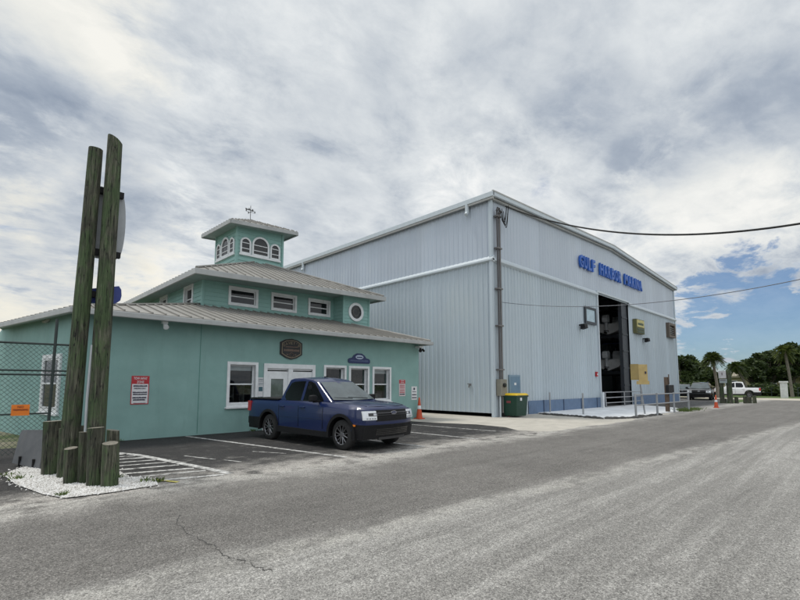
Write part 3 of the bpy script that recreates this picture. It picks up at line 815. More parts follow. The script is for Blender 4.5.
flat_sign(s, 13.70, 14.08, 1.02, 1.74, mt=mat('faded_sign_white', (.6, .52, .53), .5)); mb = MB()
mb.box((13.71, y-.003, 1.56), (14.07, y, 1.73), 0)
s.part('heading_panel', mb, red_paint)
mb = MB(); put_text(mb, 'TOW', (13.78, y-.004, 1.66), UX, UZ, -UY, .22, .055, .01, .003); put_text(mb, 'ZONE', (13.78, y-.004, 1.585), UX, UZ, -UY, .22, .05, .01, .003)
s.rows('heading', mb, mat('sign_white', (.66, .66, .67)))
mb = MB()
for z in (1.48, 1.42, 1.36, 1.28, 1.22, 1.16): dashes(mb, 13.74, 14.04, z, .03, y, 0, rn)
s.rows('text_line', mb, red_paint)
mb = MB(); dashes(mb, 13.74, 14.04, 1.08, .05, y, 0, rn, .9); s.rows('text_line', mb, ink)
s = Thing('notice_sign', 'white notice sign with black symbols at the right end of the teal wall', 'sign', (14.64, YT, .84))
flat_sign(s, 14.47, 14.82, .84, 1.44, mt=mat('sign_white', (.66, .66, .67)))
mb = MB(); mb.lathe([(.0, 0), (.055, 0)], 'y', 14, c=(14.64, y-.002, 1.33), smooth=False); dashes(mb, 14.52, 14.77, 1.19, .03, y, 0, rn, 1); dashes(mb, 14.5, 14.79, 1.05, .05, y, 0, rn, .9); dashes(mb, 14.5, 14.79, .92, .05, y, 0, rn, .9)
s.rows('text_line', mb, ink)
s = Thing('door_notice', 'white paper notice on the wall between the left window and the double doors', 'notice', (7.24, YT, 1.2))
flat_sign(s, 7.145, 7.33, 1.12, 1.76, mt=mat('sign_white', (.66, .66, .67)))
mb = MB()
for z in (1.69, 1.63, 1.56, 1.50): dashes(mb, 7.16, 7.32, z, .022, y, 0, rn)
mb.box((7.17, y-.003, 1.3), (7.31, y, 1.45))
s.rows('text_line', mb, mat('teal_ink', (.05, .12, .15), .6))
# dark octagonal plaque above the doors
px_, pz_ = 8.36, 2.775
def oct_(hw, hh, off): return [Vector((px_+a, YT-off, pz_+b)) for a, b in ((-hw, -hh*.52), (-hw*.5, -hh*.86), (0, -hh), (hw*.5, -hh*.86), (hw, -hh*.52), (hw, hh*.62), (hw*.55, hh*.9), (0, hh), (-hw*.55, hh*.9), (-hw, hh*.62))]
s = Thing('wall_plaque', 'black eight sided plaque with faded gold lettering above the white double doors', 'sign', (px_, YT, pz_))
s.part('board', MB().extrude(oct_(.44, .37, .0), (0, -.04, 0)), mat('plaque_black', (.012, .013, .014), .5))
s.part('border', MB().ring(oct_(.355, .30, .04), oct_(.38, .325, .04), (0, -.008, 0)), gold_ink)
mb = MB(); yy = YT-.042
for i, ch in enumerate("DAVEY'S"):
    t = (i-3)/3.0; ang = -t*.55
    uu = Vector((math.cos(ang), 0, math.sin(ang))); vv = Vector((-math.sin(ang), 0, math.cos(ang)))
    hh = .10; ww = .085 if ch != "'" else .02
    put_text(mb, ch, Vector((px_+t*.27, yy, pz_+.17-.075*t*t)) - uu*ww/2 + (vv*.06 if ch == "'" else Vector()), uu, vv, -UY, ww, hh if ch != "'" else .035, .01, .006)
s.part('arched_lettering', mb, gold_ink)
mb = MB(); dashes(mb, px_-.24, px_+.26, pz_+.06, .04, yy, 0, rn, .9); dashes(mb, px_-.3, px_+.32, pz_-.08, .08, yy, 0, rn, .95)
mb.tube([(px_+.075*math.cos(2*PI*i/14), yy-.004, pz_-.205+.075*math.sin(2*PI*i/14)) for i in range(15)], .01, 4)
for sg in (-1, 1): mb.extrude([(px_+sg*.1, yy, pz_-.2), (px_+sg*.24, yy, pz_-.235), (px_+sg*.16, yy, pz_-.19), (px_+sg*.22, yy, pz_-.16)], (0, -.006, 0))
s.part('emblem', mb, mat('plaque_rust_ink', (.16, .11, .085), .6))
# arched navy sign above the windows
s = Thing('arched_sign', 'small navy arched sign with white oval above the narrow windows', 'sign', (11.46, YT, 2.36))
cx_ = 11.46; pts = [(-.56, .02), (-.5, -.02), (.5, -.02), (.56, .02), (.56, .12), (.5, .17), (.36, .2), (.27, .3), (.12, .38), (-.12, .38), (-.27, .3), (-.36, .2), (-.5, .17), (-.56, .12)]
s.part('board', MB().extrude([(cx_+a, YT, 2.39+b) for a, b in pts], (0, -.035, 0)), navy)
mb = MB(); mb.extrude([(cx_+.2*math.cos(2*PI*i/20), YT-.035, 2.39+.23+.085*math.sin(2*PI*i/20)) for i in range(20)], (0, -.006, 0)); s.part('oval', mb, mat('pale_blue_paint', (.42, .5, .62), .5))
mb = MB(); dashes(mb, cx_-.14, cx_+.15, 2.59, .05, YT-.041, 0, rn, .9); s.part('oval_lettering', mb, navy)
mb = MB(); dashes(mb, cx_-.46, cx_+.46, 2.44, .07, YT-.036, 0, rn, .85); s.part('lettering', mb, mat('dim_blue_ink', (.07, .10, .2), .5))

# ------------------------------------------------------------------ the boat warehouse
YW = 12.29; WX0, WX1 = 18.06, 47.9; WYB = 62.; ZEV0, ZEV1, ZR, XRD = 10.72, 10.55, 11.3, 32.96
OX0, OX1, OZ = 30.25, 36.0, 7.68
wh = Thing('boat_warehouse', 'tall pale blue ribbed metal boat storage warehouse with a wide open door', 'building', (WX0, YW, 0))
def ztop(x): return ZEV0+(ZR-ZEV0)*(x-WX0)/(XRD-WX0) if x < XRD else ZR+(ZEV1-ZR)*(x-XRD)/(WX1-XRD)
def ribbed(mb, O, u, n, a0, a1, z0f, z1f, pitch=.30, depth=.05, rw=.11, mi=0):
    prof = []; a = a0
    while a < a1-1e-6:
        for da, o_ in ((0, 0), (pitch-rw, 0), (pitch-rw*.72, depth), (pitch-rw*.28, depth)):
            if a+da < a1: prof.append((a+da, o_))
        a += pitch
    prof.append((a1, 0))
    for (a, oa), (b, ob) in zip(prof, prof[1:]):
        mb.quad(pt(O, u, n, a, z0f(a), oa), pt(O, u, n, b, z0f(b), ob), pt(O, u, n, b, z1f(b), ob), pt(O, u, n, a, z1f(a), oa), mi)
Ow = Vector((0, YW, 0)); Osd = Vector((WX0, YW, 0)); c_ = lambda v: (lambda a: v)
ZT = 7.6
mb = MB(); ribbed(mb, Ow, UX, n, WX0, OX0, c_(.0), c_(ZT)); ribbed(mb, Ow, UX, n, OX1, WX1, c_(.0), c_(ZT))
mb.quad((OX0, YW, ZT), (OX1, YW, ZT), (OX1, YW, OZ), (OX0, YW, OZ)) if OZ > ZT else None
ribbed(mb, Osd, UY, -UX, 0, WYB-YW, c_(.18), c_(ZT))
wh.part('ribbed_wall', mb, side_metal, fix=False)
mb = MB(); ribbed(mb, Ow, UX, n, WX0, WX1, lambda a: OZ if OX0-.001 < a < OX1+.001 else ZT, ztop, .30, .012, .05)
wh.part('front_fascia_wall', mb, fasc_metal, fix=False)
mb = MB(); ribbed(mb, Osd, UY, -UX, 0, WYB-YW, c_(ZT), c_(ZEV0), .30, .03, .1)
wh.part('upper_side_wall', mb, fasc_metal, fix=False)
mb = MB(); mb.quad((WX1, YW, 0), (WX1, WYB, 0), (WX1, WYB, ZEV1), (WX1, YW, ZEV1)); mb.poly([(WX0, WYB, 0), (WX1, WYB, 0), (WX1, WYB, ZEV1), (XRD, WYB, ZR), (WX0, WYB, ZEV0)])
wh.part('rear_wall', mb, side_metal, fix=False)
mb = MB(); mb.extrude([(WX0-.1, YW-.09, 0), (WX0+.06, YW-.09, 0), (WX0+.06, YW-.001, 0), (WX0-.001, YW-.001, 0), (WX0-.001, YW+.06, 0), (WX0-.1, YW+.06, 0)], (0, 0, ZEV0-.1)); mb.box((WX1-.12, YW-.09, 0), (WX1+.09, YW, ZEV1-.05))
wh.pieces('corner_trim', mb, side_metal)
mb = MB()   # sloping drip band between upper and lower siding
for x0, x1 in ((WX0-.12, OX0-.0), (OX1+.0, WX1+.12)):
    mb.extrude([(x0, YW-.02, 7.42), (x0, YW-.16, 7.5), (x0, YW-.16, 7.58), (x0, YW-.02, 7.76)], (x1-x0, 0, 0))
mb.extrude([(WX0+.02, YW-.16, 7.42), (WX0-.16, YW-.16, 7.5), (WX0-.16, YW-.16, 7.58), (WX0+.02, YW-.16, 7.76)], (0, WYB-YW, 0))
wh.pieces('drip_band', mb, trim_metal)
mb = MB(); mb.box((OX0-.14, YW-.12, 0), (OX0, YW+.15, OZ)); mb.box((OX0-.14, YW-.12, OZ), (OX1, YW+.15, OZ+.12))
wh.pieces('opening_trim', mb, trim_metal)
mb = MB(); mb.quad((WX0-.2, YW-.3, ZEV0), (XRD, YW-.3, ZR+.02), (XRD, WYB, ZR+.02), (WX0-.2, WYB, ZEV0)); mb.quad((XRD, YW-.3, ZR+.02), (WX1+.2, YW-.3, ZEV1), (WX1+.2, WYB, ZEV1), (XRD, WYB, ZR+.02))
wh.part('roof', mb, roof_metal, fix=False)
mb = MB()
def rake(a, b2): mb.obox(Vector((a[0], YW-.32, a[1]-.1)), Vector((b2[0]-a[0], 0, b2[1]-a[1])), UY*.14, UZ*.24)
rake((WX0-.22, ZEV0), (XRD, ZR)); rake((XRD, ZR), (WX1+.22, ZEV1))
mb.obox((WX0-.28, YW-.32, ZEV0-.14), UY*(WYB-YW), UX*.16, UZ*.26); mb.obox((WX1+.1, YW-.32, ZEV1-.14), UY*(WYB-YW), UX*.16, UZ*.26)
rk = wh.part('roof_edge', mb, trim_metal); bevel(rk, .02)
mb = MB(); mb.obox(Vector((WX0-.24, YW-.335, ZEV0+.1)), Vector((XRD-WX0+.24, 0, ZR-ZEV0)), UY*.08, UZ*.07); mb.obox(Vector((XRD, YW-.335, ZR+.1)), Vector((WX1-XRD+.24, 0, ZEV1-ZR)), UY*.08, UZ*.07)
mb.obox((WX0-.24, YW-.3, ZEV0-.24), UY*(WYB-YW), UX*.1, UZ*.1)
mb.obox(Vector((WX0, YW-.16, ZEV0-.2)), Vector((XRD-WX0, 0, ZR-ZEV0)), UY*.12, UZ*.1); mb.obox(Vector((XRD, YW-.16, ZR-.2)), Vector((WX1-XRD, 0, ZEV1-ZR)), UY*.12, UZ*.1)
wh.part('roof_edge_cap', mb, roof_trim)
mb = MB(); mb.box((21.1, YW-.07, 0), (OX0-.14, YW-.045, .69)); mb.box((OX1+.1, YW-.07, 0), (WX1+.05, YW-.045, .69))
wh.pieces('base_band', mb, blue_band)
mb = MB()
for k_ in range(4): mb.box((22.6+2.3*k_, YW-.1, 0), (22.66+2.3*k_, YW-.07, .7))
wh.pieces('base_batten', mb, mat('deep_blue_paint', (.05, .075, .13), .55))
# rolled-back door leaf at the right jamb
mb = MB(); mb.box((34.9, YW+.1, 0), (36.0, YW+.35, OZ))
for k_ in range(6): mb.box((34.9, YW+.06, .2+1.25*k_), (36.0, YW+.1, .3+1.25*k_))
wh.part('sliding_door', mb, dark_steel)
sheet_floor = MB().quad((WX0+.05, YW, .02), (WX1-.05, YW, .02), (WX1-.05, WYB, .02), (WX0+.05, WYB, .02)); wh.part('slab', sheet_floor, mat('dark_slab', (.08, .08, .078), .8), fix=False)
dr = Thing('service_door', 'small blue grey steel service door in the warehouse wall above the green bin', 'door', (19.8, YW, 0))
dr.part('door_leaf', MB().box((19.36, YW-.09, .05), (20.2, YW-.04, 1.92)), mat('door_blue_grey', (.13, .22, .31), .5))
dr.part('door_frame', MB().ring([(a, YW-.03, z) for a, z in ((19.36, .05), (20.2, .05), (20.2, 1.92), (19.36, 1.92))], [(a, YW-.03, z) for a, z in ((19.28, 0), (20.28, 0), (20.28, 2.0), (19.28, 2.0))], (0, -.07, 0)), mat('door_frame_blue', (.19, .28, .36), .5))
dr.part('handle', MB().box((20.06, YW-.14, .9), (20.14, YW-.09, 1.02)), chrome)
dr.part('window', MB().box((19.72, YW-.095, 1.5), (19.9, YW-.088, 1.62)), white)
# lettering: letters as parts
lt = Thing('wall_lettering', 'blue raised letters reading GULF HARBOR MARINA on the warehouse front', 'lettering', (33.2, YW, 9.0))
for word, xa, xb, zl in (('GULF', 27.5, 29.93, 8.93), ('HARBOR', 30.6, 34.5, 8.95), ('MARINA', 35.1, 38.95, 8.98)):
    wd = {'I': .42}; tot = sum(wd.get(ch, 1) for ch in word); cell = (xb-xa)/tot; a = xa
    for ch in word:
        w_ = cell*wd.get(ch, 1); mb = MB()
        put_text(mb, ch, Vector((a+.06, YW-.06, zl)), UX, UZ, -UY, w_-.13, .82, .035, .13)
        lt.part('letter', mb, blue_letter); a += w_
# poster box, lights, panels on the front
ps = Thing('poster_case', 'dark framed pale blue poster case high on the wall left of the open door', 'poster case', (28.95, YW, 5.4))
ps.part('frame', MB().ring(rect(Ow, UX, n, 28.28, 29.62, 5.56, 6.36, .05), rect(Ow, UX, n, 28.12, 29.78, 5.4, 6.5, .05), n*.1), dark_steel)
ps.part('panel', MB().obox((28.28, YW-.06, 5.56), UX*1.34, -UY*.05, UZ*.8), window_blue)
def wall_light(x, z, label):
    t = Thing('wall_light', label, 'wall light', (x, YW, z))
    t.part('arm', MB().box((x-.06, YW-.28, z+.12), (x+.06, YW-.03, z+.2)), black_paint)
    t.part('lamp_head', MB().extrude([(x-.2, YW-.2, z-.12), (x-.2, YW-.5, z-.05), (x-.2, YW-.46, z+.2), (x-.2, YW-.2, z+.2)], (.4, 0, 0)), black_paint)
wall_light(27.4, 5.05, 'black wall floodlight beside the poster case left of the open door')
wall_light(38.9, 5.0, 'black wall floodlight beneath the yellow and green sign')
ys = Thing('warehouse_sign', 'yellow and dark green sign box on the wall right of the open door', 'sign', (37.6, YW, 5.4))
ys.part('frame', MB().box((36.75, YW-.3, 5.45), (38.5, YW-.04, 6.55)), mat('olive_paint', (.12, .12, .05), .6))
mb = MB(); mb.box((36.85, YW-.33, 5.95), (38.4, YW-.3, 6.5)); ys.part('upper_panel', mb, mat('sign_yellow', (.50, .44, .16), .5, dirt=.3))
mb = MB()
for z in (5.52, 5.72): mb.box((36.9, YW-.33, z), (38.35, YW-.3, z+.12))
dashes(mb, 37.0, 38.2, 6.1, .2, YW-.33, 0, rn, .6)
ys.part('lettering', mb, mat('sign_dark_green', (.03, .06, .03), .5))
lv = Thing('wall_louvre', 'brown framed louvre box near the right end of the warehouse front', 'louvre', (45.9, YW, 5.8))
lv.part('frame', MB().ring(rect(Ow, UX, n, 45.25, 46.7, 5.95, 6.85, .03), rect(Ow, UX, n, 45.0, 46.95, 5.75, 7.05, .03), n*.28), mat('brown_frame', (.12, .095, .075), .6))
mb = MB()
for k_ in range(5): mb.obox((45.25, YW-.1, 5.98+.18*k_), UX*1.45, Vector((0, -.12, -.08)), UZ*.03)
mb.box((45.25, YW-.06, 5.95), (46.7, YW-.04, 6.85))
lv.part('slat', mb, mat('grey_slat', (.28, .28, .27), .5))
al = Thing('fire_alarm_bell', 'small red alarm box beside the left jamb of the open door', 'alarm', (29.6, YW, 2.05))
al.part('box', MB().box((29.48, YW-.14, 2.05), (29.7, YW-.04, 2.35)), red_paint); al.part('button', MB().box((29.54, YW-.16, 2.14), (29.64, YW-.14, 2.24)), white)
# conduits at the corner
ct = Thing('service_mast', 'two dark vertical electrical conduits with brackets and grey meter box at the warehouse corner', 'conduit', (18.4, YW, .9))
mb = MB(); mb.tube([(18.32, YW-.2, 1.5), (18.32, YW-.2, 10.0)], .045, 8); mb.tube([(18.32, YW-.2, 10.0), (18.34, YW-.24, 10.14), (18.42, YW-.26, 10.1)], .07, 8)
ct.part('conduit', mb, mat('dark_conduit', (.075, .07, .07), .5))
mb = MB(); mb.tube([(18.5, YW-.2, .2), (18.5, YW-.2, 9.9)], .048, 8); mb.tube([(18.5, YW-.2, 9.9), (18.52, YW-.24, 10.03), (18.6, YW-.26, 9.98)], .075, 8)
ct.part('conduit', mb, conduit)
mb = MB()
for z in (2.2, 4.3, 6.1, 8.1, 9.7): mb.box((18.22, YW-.28, z), (18.6, YW-.05, z+.07))
ct.pieces('bracket', mb, conduit)
mbx = ct.part('meter_box', MB().box((18.16, YW-.34, 1.0), (18.68, YW-.08, 1.78)), mat('meter_grey', (.22, .21, .17), .5, dirt=.3)); bevel(mbx, .015)
ct.part('meter_dial', MB().tube([(18.42, YW-.42, 1.5), (18.42, YW-.34, 1.5)], .1, 12), glass_dark, mbx)
ct.part('pipe', MB().tube([(18.3, YW-.2, 0), (18.3, YW-.2, 1.0)], .04, 8), trim_metal)
mb = MB()
for z in (2.9, 10.2): pass
for dx, zz in ((0, 10.12), (.15, 10.02)):
    for q in range(2):
        a = Vector((18.42+dx, YW-.26, zz-.03)); b2 = Vector((18.95, YW-.3, 10.38))
        mb.tube([a.lerp(b2, t) + Vector((0, -.05-.1*q, -(.75+.2*q+.2*dx)*4*t*(1-t))) for t in [i/10 for i in range(11)]], .018, 5)
ct.pieces('drip_loop', mb, black_rubber)
hb = Thing('red_standpipe', 'red fire standpipe with valves beside the green bin at the warehouse corner', 'standpipe', (18.72, YW-.4, 0))
hb.part('pipe', MB().tube([(18.72, YW-.4, 0), (18.72, YW-.4, .62), (18.7, YW-.45, .78), (18.6, YW-.5, .8)], .065, 9), mat('dull_red_paint', (.22, .05, .055), .5, dirt=.4))
mb = MB(); mb.tube([(18.6, YW-.62, .72), (18.6, YW-.4, .72)], .1, 9); mb.tube([(18.78, YW-.55, .5), (18.78, YW-.3, .5)], .09, 9)
hb.pieces('valve', mb, mat('dull_red_paint', (.22, .05, .055)))
hb.part('hose', MB().tube([(18.85, YW-.5, .6), (18.95, YW-.55, .45), (18.9, YW-.55, .2), (18.86, YW-.6, .03)], .03, 6), mat('pale_hose', (.3, .27, .2), .6))
hs = Thing('hose_tap', 'small dark tap on the ribbed warehouse side wall above the concrete', 'tap', (WX0, 13.6, 1.45))
hs.part('valve', MB().tube([(WX0-.02, 13.6, 1.5), (WX0-.16, 13.6, 1.5), (WX0-.18, 13.6, 1.38)], .035, 7), conduit); hs.part('handle', MB().box((WX0-.2, 13.52, 1.54), (WX0-.08, 13.68, 1.58)), conduit)
for X_, q in ((0, (467, 207)), (1, (303, 264))):
    p = onX(q[0], q[1]+3, WX0-.2)
    t = Thing('eave_outlet', ['short white outlet pipe under the warehouse eave near the front corner', 'short white outlet pipe under the warehouse eave beside the cupola'][X_], 'outlet pipe', (p.x, p.y, p.z), group='outlet pipes under the warehouse eave')
    t.part('spout', MB().tube([(WX0-.2, p.y, ZEV0-.12), (WX0-.2, p.y, p.z-.15)], .1, 8), trim_metal)
    t.part('elbow', MB().tube([(WX0-.2, p.y, p.z-.15), (WX0-.3, p.y+.0, p.z-.28)], .1, 8), trim_metal)

# overhead cables
def cable(name, a, b, sag, r, label, mt=black_rubber):
    a, b = Vector(a), Vector(b)
    pts = [a.lerp(b, i/40) - UZ*sag*4*(i/40)*(1-i/40) for i in range(41)]
    return one(name, MB().tube(pts, r, 6), mt, label, 'cable', tuple(a))
B1 = CAM + ray(930, 196)*12
cable('power_cable', (18.95, YW-.3, 10.38), B1, 1.25, .035, 'thick black power cable sagging from the warehouse corner across the sky')
B2 = CAM + ray(930, 248)*12
A2_ = onY(500, 302, YW-.08)
cable('phone_cable', A2_, B2, .75, .014, 'thin grey cable running along the warehouse front and out over the road', mat('grey_cable', (.12, .13, .15), .6))

up_ = Thing('utility_pole', 'brown timber utility pole across the road carrying the two overhead cables', 'utility pole', (B1.x+.16, B1.y-.1, 0))
up_.part('pole', MB().tube([(B1.x+.16, B1.y-.1, 0), (B1.x+.16, B1.y-.1, B1.z+1.2)], [.16, .11], 12), mat('pole_brown', (.09, .07, .05), .9, var=.3))
up_.part('insulator', MB().tube([(B1.x-.02, B1.y+.02, B1.z-.06), (B1.x+.1, B1.y-.06, B1.z+.06)], .06, 8), galv)
up_.part('insulator', MB().tube([(B2.x-.02, B2.y+.02, B2.z-.06), (B1.x+.16, B1.y-.1, B2.z+.02)], .05, 8), galv)
# racks and boats inside ---------------------------------------------------
rk = Thing('boat_rack', 'dark steel boat storage rack seen through the open warehouse door', 'rack', (38, 13, 0))
LV = (2.6, 5.55)
RXX = 38.0
for yy in (13.0, 16.2, 19.4, 22.6):
    rk.part('upright', MB().box((RXX-.12, yy-.12, 0), (RXX+.12, yy+.12, 9.6)), dark_steel); rk.part('upright', MB().box((RXX+5, yy-.12, 0), (RXX+5.24, yy+.12, 9.6)), dark_steel)
for z in LV + (8.4,):
    rk.part('beam', MB().box((RXX-.14, 12.9, z-.25), (RXX+.1, 22.7, z)), dark_steel); rk.part('beam', MB().box((RXX+5, 12.9, z-.25), (RXX+5.2, 22.7, z)), dark_steel)
hull_w = mat('white_gelcoat', (.74, .74, .73), .25, coat=.3); hull_b = mat('blue_gelcoat', (.05, .12, .25), .25, coat=.3)
def boat(loc, label, hm, style):
    t = Thing('boat', label, 'boat', loc, 0, 'boats stored in the rack', world=False)
    # hull: stations along x from stern (x=0, facing the aisle) to bow (x=6)
    mb = MB(); st = [(0, 1.1, .0), (1.5, 1.18, .0), (3.2, 1.15, .02), (4.6, .85, .12), (5.5, .45, .32), (6.1, .03, .6)]
    rows = []
    for x_, hw, kz in st:
        top = .95 + .05*x_
        rows.append([(x_, 0, kz), (x_, -hw*.72, kz+.28), (x_, -hw*.95, kz*.6+.55), (x_, -hw, top), (x_, -hw+.12*min(1, hw), top), (x_, 0, top-.05)])
    V = []; 
    for r_ in rows: V += r_ + [(p[0], -p[1], p[2]) for p in r_[1:5]]
    def ix(i, j, s): return i*10 + (j if s < 0 or j in (0, 5) else 5+j)
    Fc = []
    for i in range(len(rows)-1):
        for j in range(5):
            for s_ in (-1, 1): Fc.append((ix(i, j, s_), ix(i+1, j, s_), ix(i+1, j+1, s_), ix(i, j+1, s_)))
    Fc.append(tuple(ix(0, j, -1) for j in range(6)) + tuple(ix(0, j, 1) for j in (4, 3, 2, 1)))
    mb.add(V, Fc, 0, True); t.part('hull', mb, hm)
    c_ = MB(); c_.extrude([(2.2, -.45, .95), (3.2, -.45, 1.0), (3.0, -.42, 1.7), (2.5, -.42, 1.75), (2.2, -.45, 1.4)], (0, .9, 0)); t.part('console', c_, white)
    w_ = MB(); w_.extrude([(3.15, -.4, 1.65), (2.8, -.36, 2.15), (2.76, -.36, 2.15), (3.1, -.4, 1.65)], (0, .78, 0)); t.part('windscreen', w_, glass_dark)
    if style:
        f = MB()
        for a, b2 in ((1.9, -.8), (1.9, .8), (3.3, -.8), (3.3, .8)): f.tube([(a, b2, .95), (a, b2*.9, 2.3)], .03, 6)
        t.part('top_frame', f, chrome); t.part('canopy', MB().box((1.6, -.95, 2.3), (3.7, .95, 2.37)), navy if style == 1 else white)
    m_ = MB(); m_.extrude([(-.55, -.2, 1.0), (-.05, -.22, 1.0), (-.0, -.22, 1.45), (-.2, -.2, 1.6), (-.5, -.2, 1.55), (-.62, -.18, 1.3)], (0, .42, 0)); m_.box((-.38, -.09, .1), (-.12, .09, 1.0))
    mo = t.part('outboard_motor', m_, white if style != 2 else black_paint); bevel(mo, .05)
    l_ = MB(); l_.box((-.5, -.12, .25), (-.05, .12, .3)); l_.tube([(-.62, 0, .12), (-.3, 0, .12)], .08, 8); t.part('propeller_leg', l_, black_paint, mo)
bl_ = ['white boat with white outboard on the top rack level nearest the open door', 'white boat with canopy on the middle rack level nearest the open door', 'blue hulled boat on the top rack level deeper inside', 'white boat with white canopy on the middle rack level deeper inside', ]
boat((RXX-.2, 14.55, LV[1]+.05), bl_[0], hull_w, 0); boat((RXX-.3, 14.6, LV[0]+.05), bl_[1], hull_w, 1)
boat((RXX-.1, 17.7, LV[1]+.05), bl_[2], hull_b, 2); boat((RXX-.2, 17.8, LV[0]+.05), bl_[3], hull_w, 2)

# ------------------------------------------------------------------ wheelie bin
tb = Thing('wheeled_bin', 'dark green wheeled bin with bright yellow lid against the warehouse corner', 'bin', (19.0, 11.75, 0))
mb = MB()
def frust(mb, cx, cy, z0, z1, a0, b0, a1, b1, mi=0): 
    mb.add([(cx-a0, cy-b0, z0), (cx+a0, cy-b0, z0), (cx+a0, cy+b0, z0), (cx-a0, cy+b0, z0), (cx-a1, cy-b1, z1), (cx+a1, cy-b1, z1), (cx+a1, cy+b1, z1), (cx-a1, cy+b1, z1)], [(0, 3, 2, 1), (4, 5, 6, 7), (0, 1, 5, 4), (1, 2, 6, 5), (2, 3, 7, 6), (3, 0, 4, 7)], mi)
frust(mb, 19.0, 11.75, .06, 1.0, .42, .36, .5, .42); mb.box((18.47, 11.3, .95), (19.53, 12.2, 1.02))
bb = tb.part('bin_body', mb, bin_green); bevel(bb, .03)
mb = MB(); frust(mb, 19.0, 11.75, 1.02, 1.12, .54, .46, .46, .38); ll = tb.part('lid', mb, yellow_lid); bevel(ll, .03)
tb.part('label_sticker', MB().box((18.78, 11.3, .78), (18.9, 11.335, .92)), white)
for sx in (-.38, .38): tb.part('wheel', MB().tube([(19+sx-.05, 12.12, .1), (19+sx+.05, 12.12, .1)], .1, 14), black_rubber)
tb.part('handle', MB().tube([(18.6, 12.2, .95), (18.6, 12.28, .98), (19.4, 12.28, .98), (19.4, 12.2, .95)], .02, 6), bin_green)

# ------------------------------------------------------------------ railings and posts round the pad
rl = Thing('pipe_railing', 'galvanised pipe railing along the road edge of the white concrete pad', 'railing', (26.6, 7.45, 0))
rp = [(22.52, 7.55), (25.15, 7.42), (28.0, 7.42), (30.8, 7.4)]
for p in rp: rl.part('post', MB().tube([(p[0], p[1], 0), (p[0], p[1], 1.12)], .05, 8), galv)
for z in (1.06, .58): rl.part('rail', MB().tube([(a, b, z) for a, b in rp], .032, 6), galv)
rl = Thing('door_barrier', 'pipe barrier with three rails standing before the open warehouse door', 'barrier', (33, YW-.5, 0))
rl.part('post', MB().tube([(30.3, YW-.35, 0), (30.05, YW-.4, .7), (30.0, YW-.4, 1.05)], .05, 8), galv); rl.part('post', MB().tube([(36.4, YW-.5, 0), (36.4, YW-.5, 1.1)], .05, 8), galv); rl.part('post', MB().tube([(33.2, YW-.45, 0), (33.2, YW-.45, 1.05)], .04, 8), galv)
for z in (1.03, .68, .34): rl.part('rail', MB().tube([(30.05, YW-.4, z), (36.4, YW-.5, z)], .03, 6), galv)
mb = MB().tube([(29.6, YW-.45, .04), (29.6, YW-.45, 1.05)], .07, 10)
one('white_bollard', mb, white, 'slim white bollard at the left jamb of the open warehouse door', 'bollard', (29.6, YW-.45, 0))
lb_ = ['grey steel post at the left edge of the white pad', 'grey steel post close to the warehouse wall left of the pad']
for i, (x_, y_) in enumerate(((22.36, 9.95), (22.9, 12.0))):
    one('steel_post', MB().tube([(x_, y_, 0), (x_, y_, 1.08)], .045, 8).lathe([(.05, 1.08), (.03, 1.12), (0, 1.125)], n=8, c=(x_, y_, 0)), galv, lb_[i], 'post', (x_, y_, 0), 'steel posts beside the pad')
t = Thing('yellow_sign', 'faded yellow folded sign on a leaning steel post behind the railing', 'sign', (25.0, 7.95, 0))
pb = Vector((25.0, 7.95, 0)); ptop = onY(637, 364, 8.1)
t.part('post', MB().tube([pb, ptop], .04, 8), galv)
a = onY(637.5, 363, 8.02); 
ctr = ptop
rt = Vector((.75, -.66, 0)); lf = Vector((-.35, .94, 0))
h_ = .86
t.part('panel', MB().obox(ctr+Vector((0, -.06, -h_)), rt*.46, Vector((.02, .02, 0)), UZ*(h_-.02)), yellow)
t.part('panel', MB().obox(ctr+Vector((0, -.06, -h_+.05)), lf*.36, Vector((-.02, 0, 0)), UZ*(h_-.05)), mat('dull_olive_yellow', (.30, .22, .08), .6, dirt=.4))
t.part('lower_plate', MB().obox(ctr+Vector((-.16, .0, -h_-.17)), rt*.66, Vector((.02, .02, 0)), UZ*.17), yellow)
mb = MB(); mb.obox(ctr+rt*.3+Vector((-.012, -.085, -.5)), rt*.08, Vector((.006, .006, 0)), UZ*.12); t.part('symbol', mb, ink)
mp = onY(666.5, 385, 7.75)
t = Thing('letter_box', 'black letter box on a brown wooden post behind the railing', 'letter box', (mp.x, 7.75, 0))
t.part('post', MB().box((mp.x-.09, 7.66, 0), (mp.x+.09, 7.84, 1.95)), mat('brown_post', (.10, .07, .05), .85, var=.3))
bx = t.part('box', MB().box((mp.x-.55, 7.5, 1.02), (mp.x+.45, 7.66, 1.52)), black_paint); bevel(bx, .03)
t.part('flag', MB().box((mp.x-.05, 7.6, 1.55), (mp.x+.02, 7.64, 2.1)), mat('brown_post', (.10, .07, .05)))

# ------------------------------------------------------------------ traffic cones
def cone(loc, label, hgt):
    t = Thing('traffic_cone', label, 'traffic cone', loc, 0, 'traffic cones', world=False)
    s_ = hgt
    b_ = t.part('base', MB().box((-.19*s_, -.19*s_, .0), (.19*s_, .19*s_, .04*s_)), orange_paint); bevel(b_, .01)
    t.part('cone', MB().lathe([(.15*s_, .04*s_), (.105*s_, .38*s_), (.07*s_, .68*s_), (.035*s_, .97*s_), (.02*s_, 1*s_), (0, 1*s_)], n=16), orange_paint)
    t.part('collar', MB().lathe([(.1005*s_, .46*s_), (.082*s_, .62*s_)], n=16), white)
cone((14.72, 13.95, .01), 'orange traffic cone with pale collar at the corner of the teal wall', .95)
cone((35.9, 7.05, .01), 'orange traffic cone on the road edge near the far parked cars', .85)

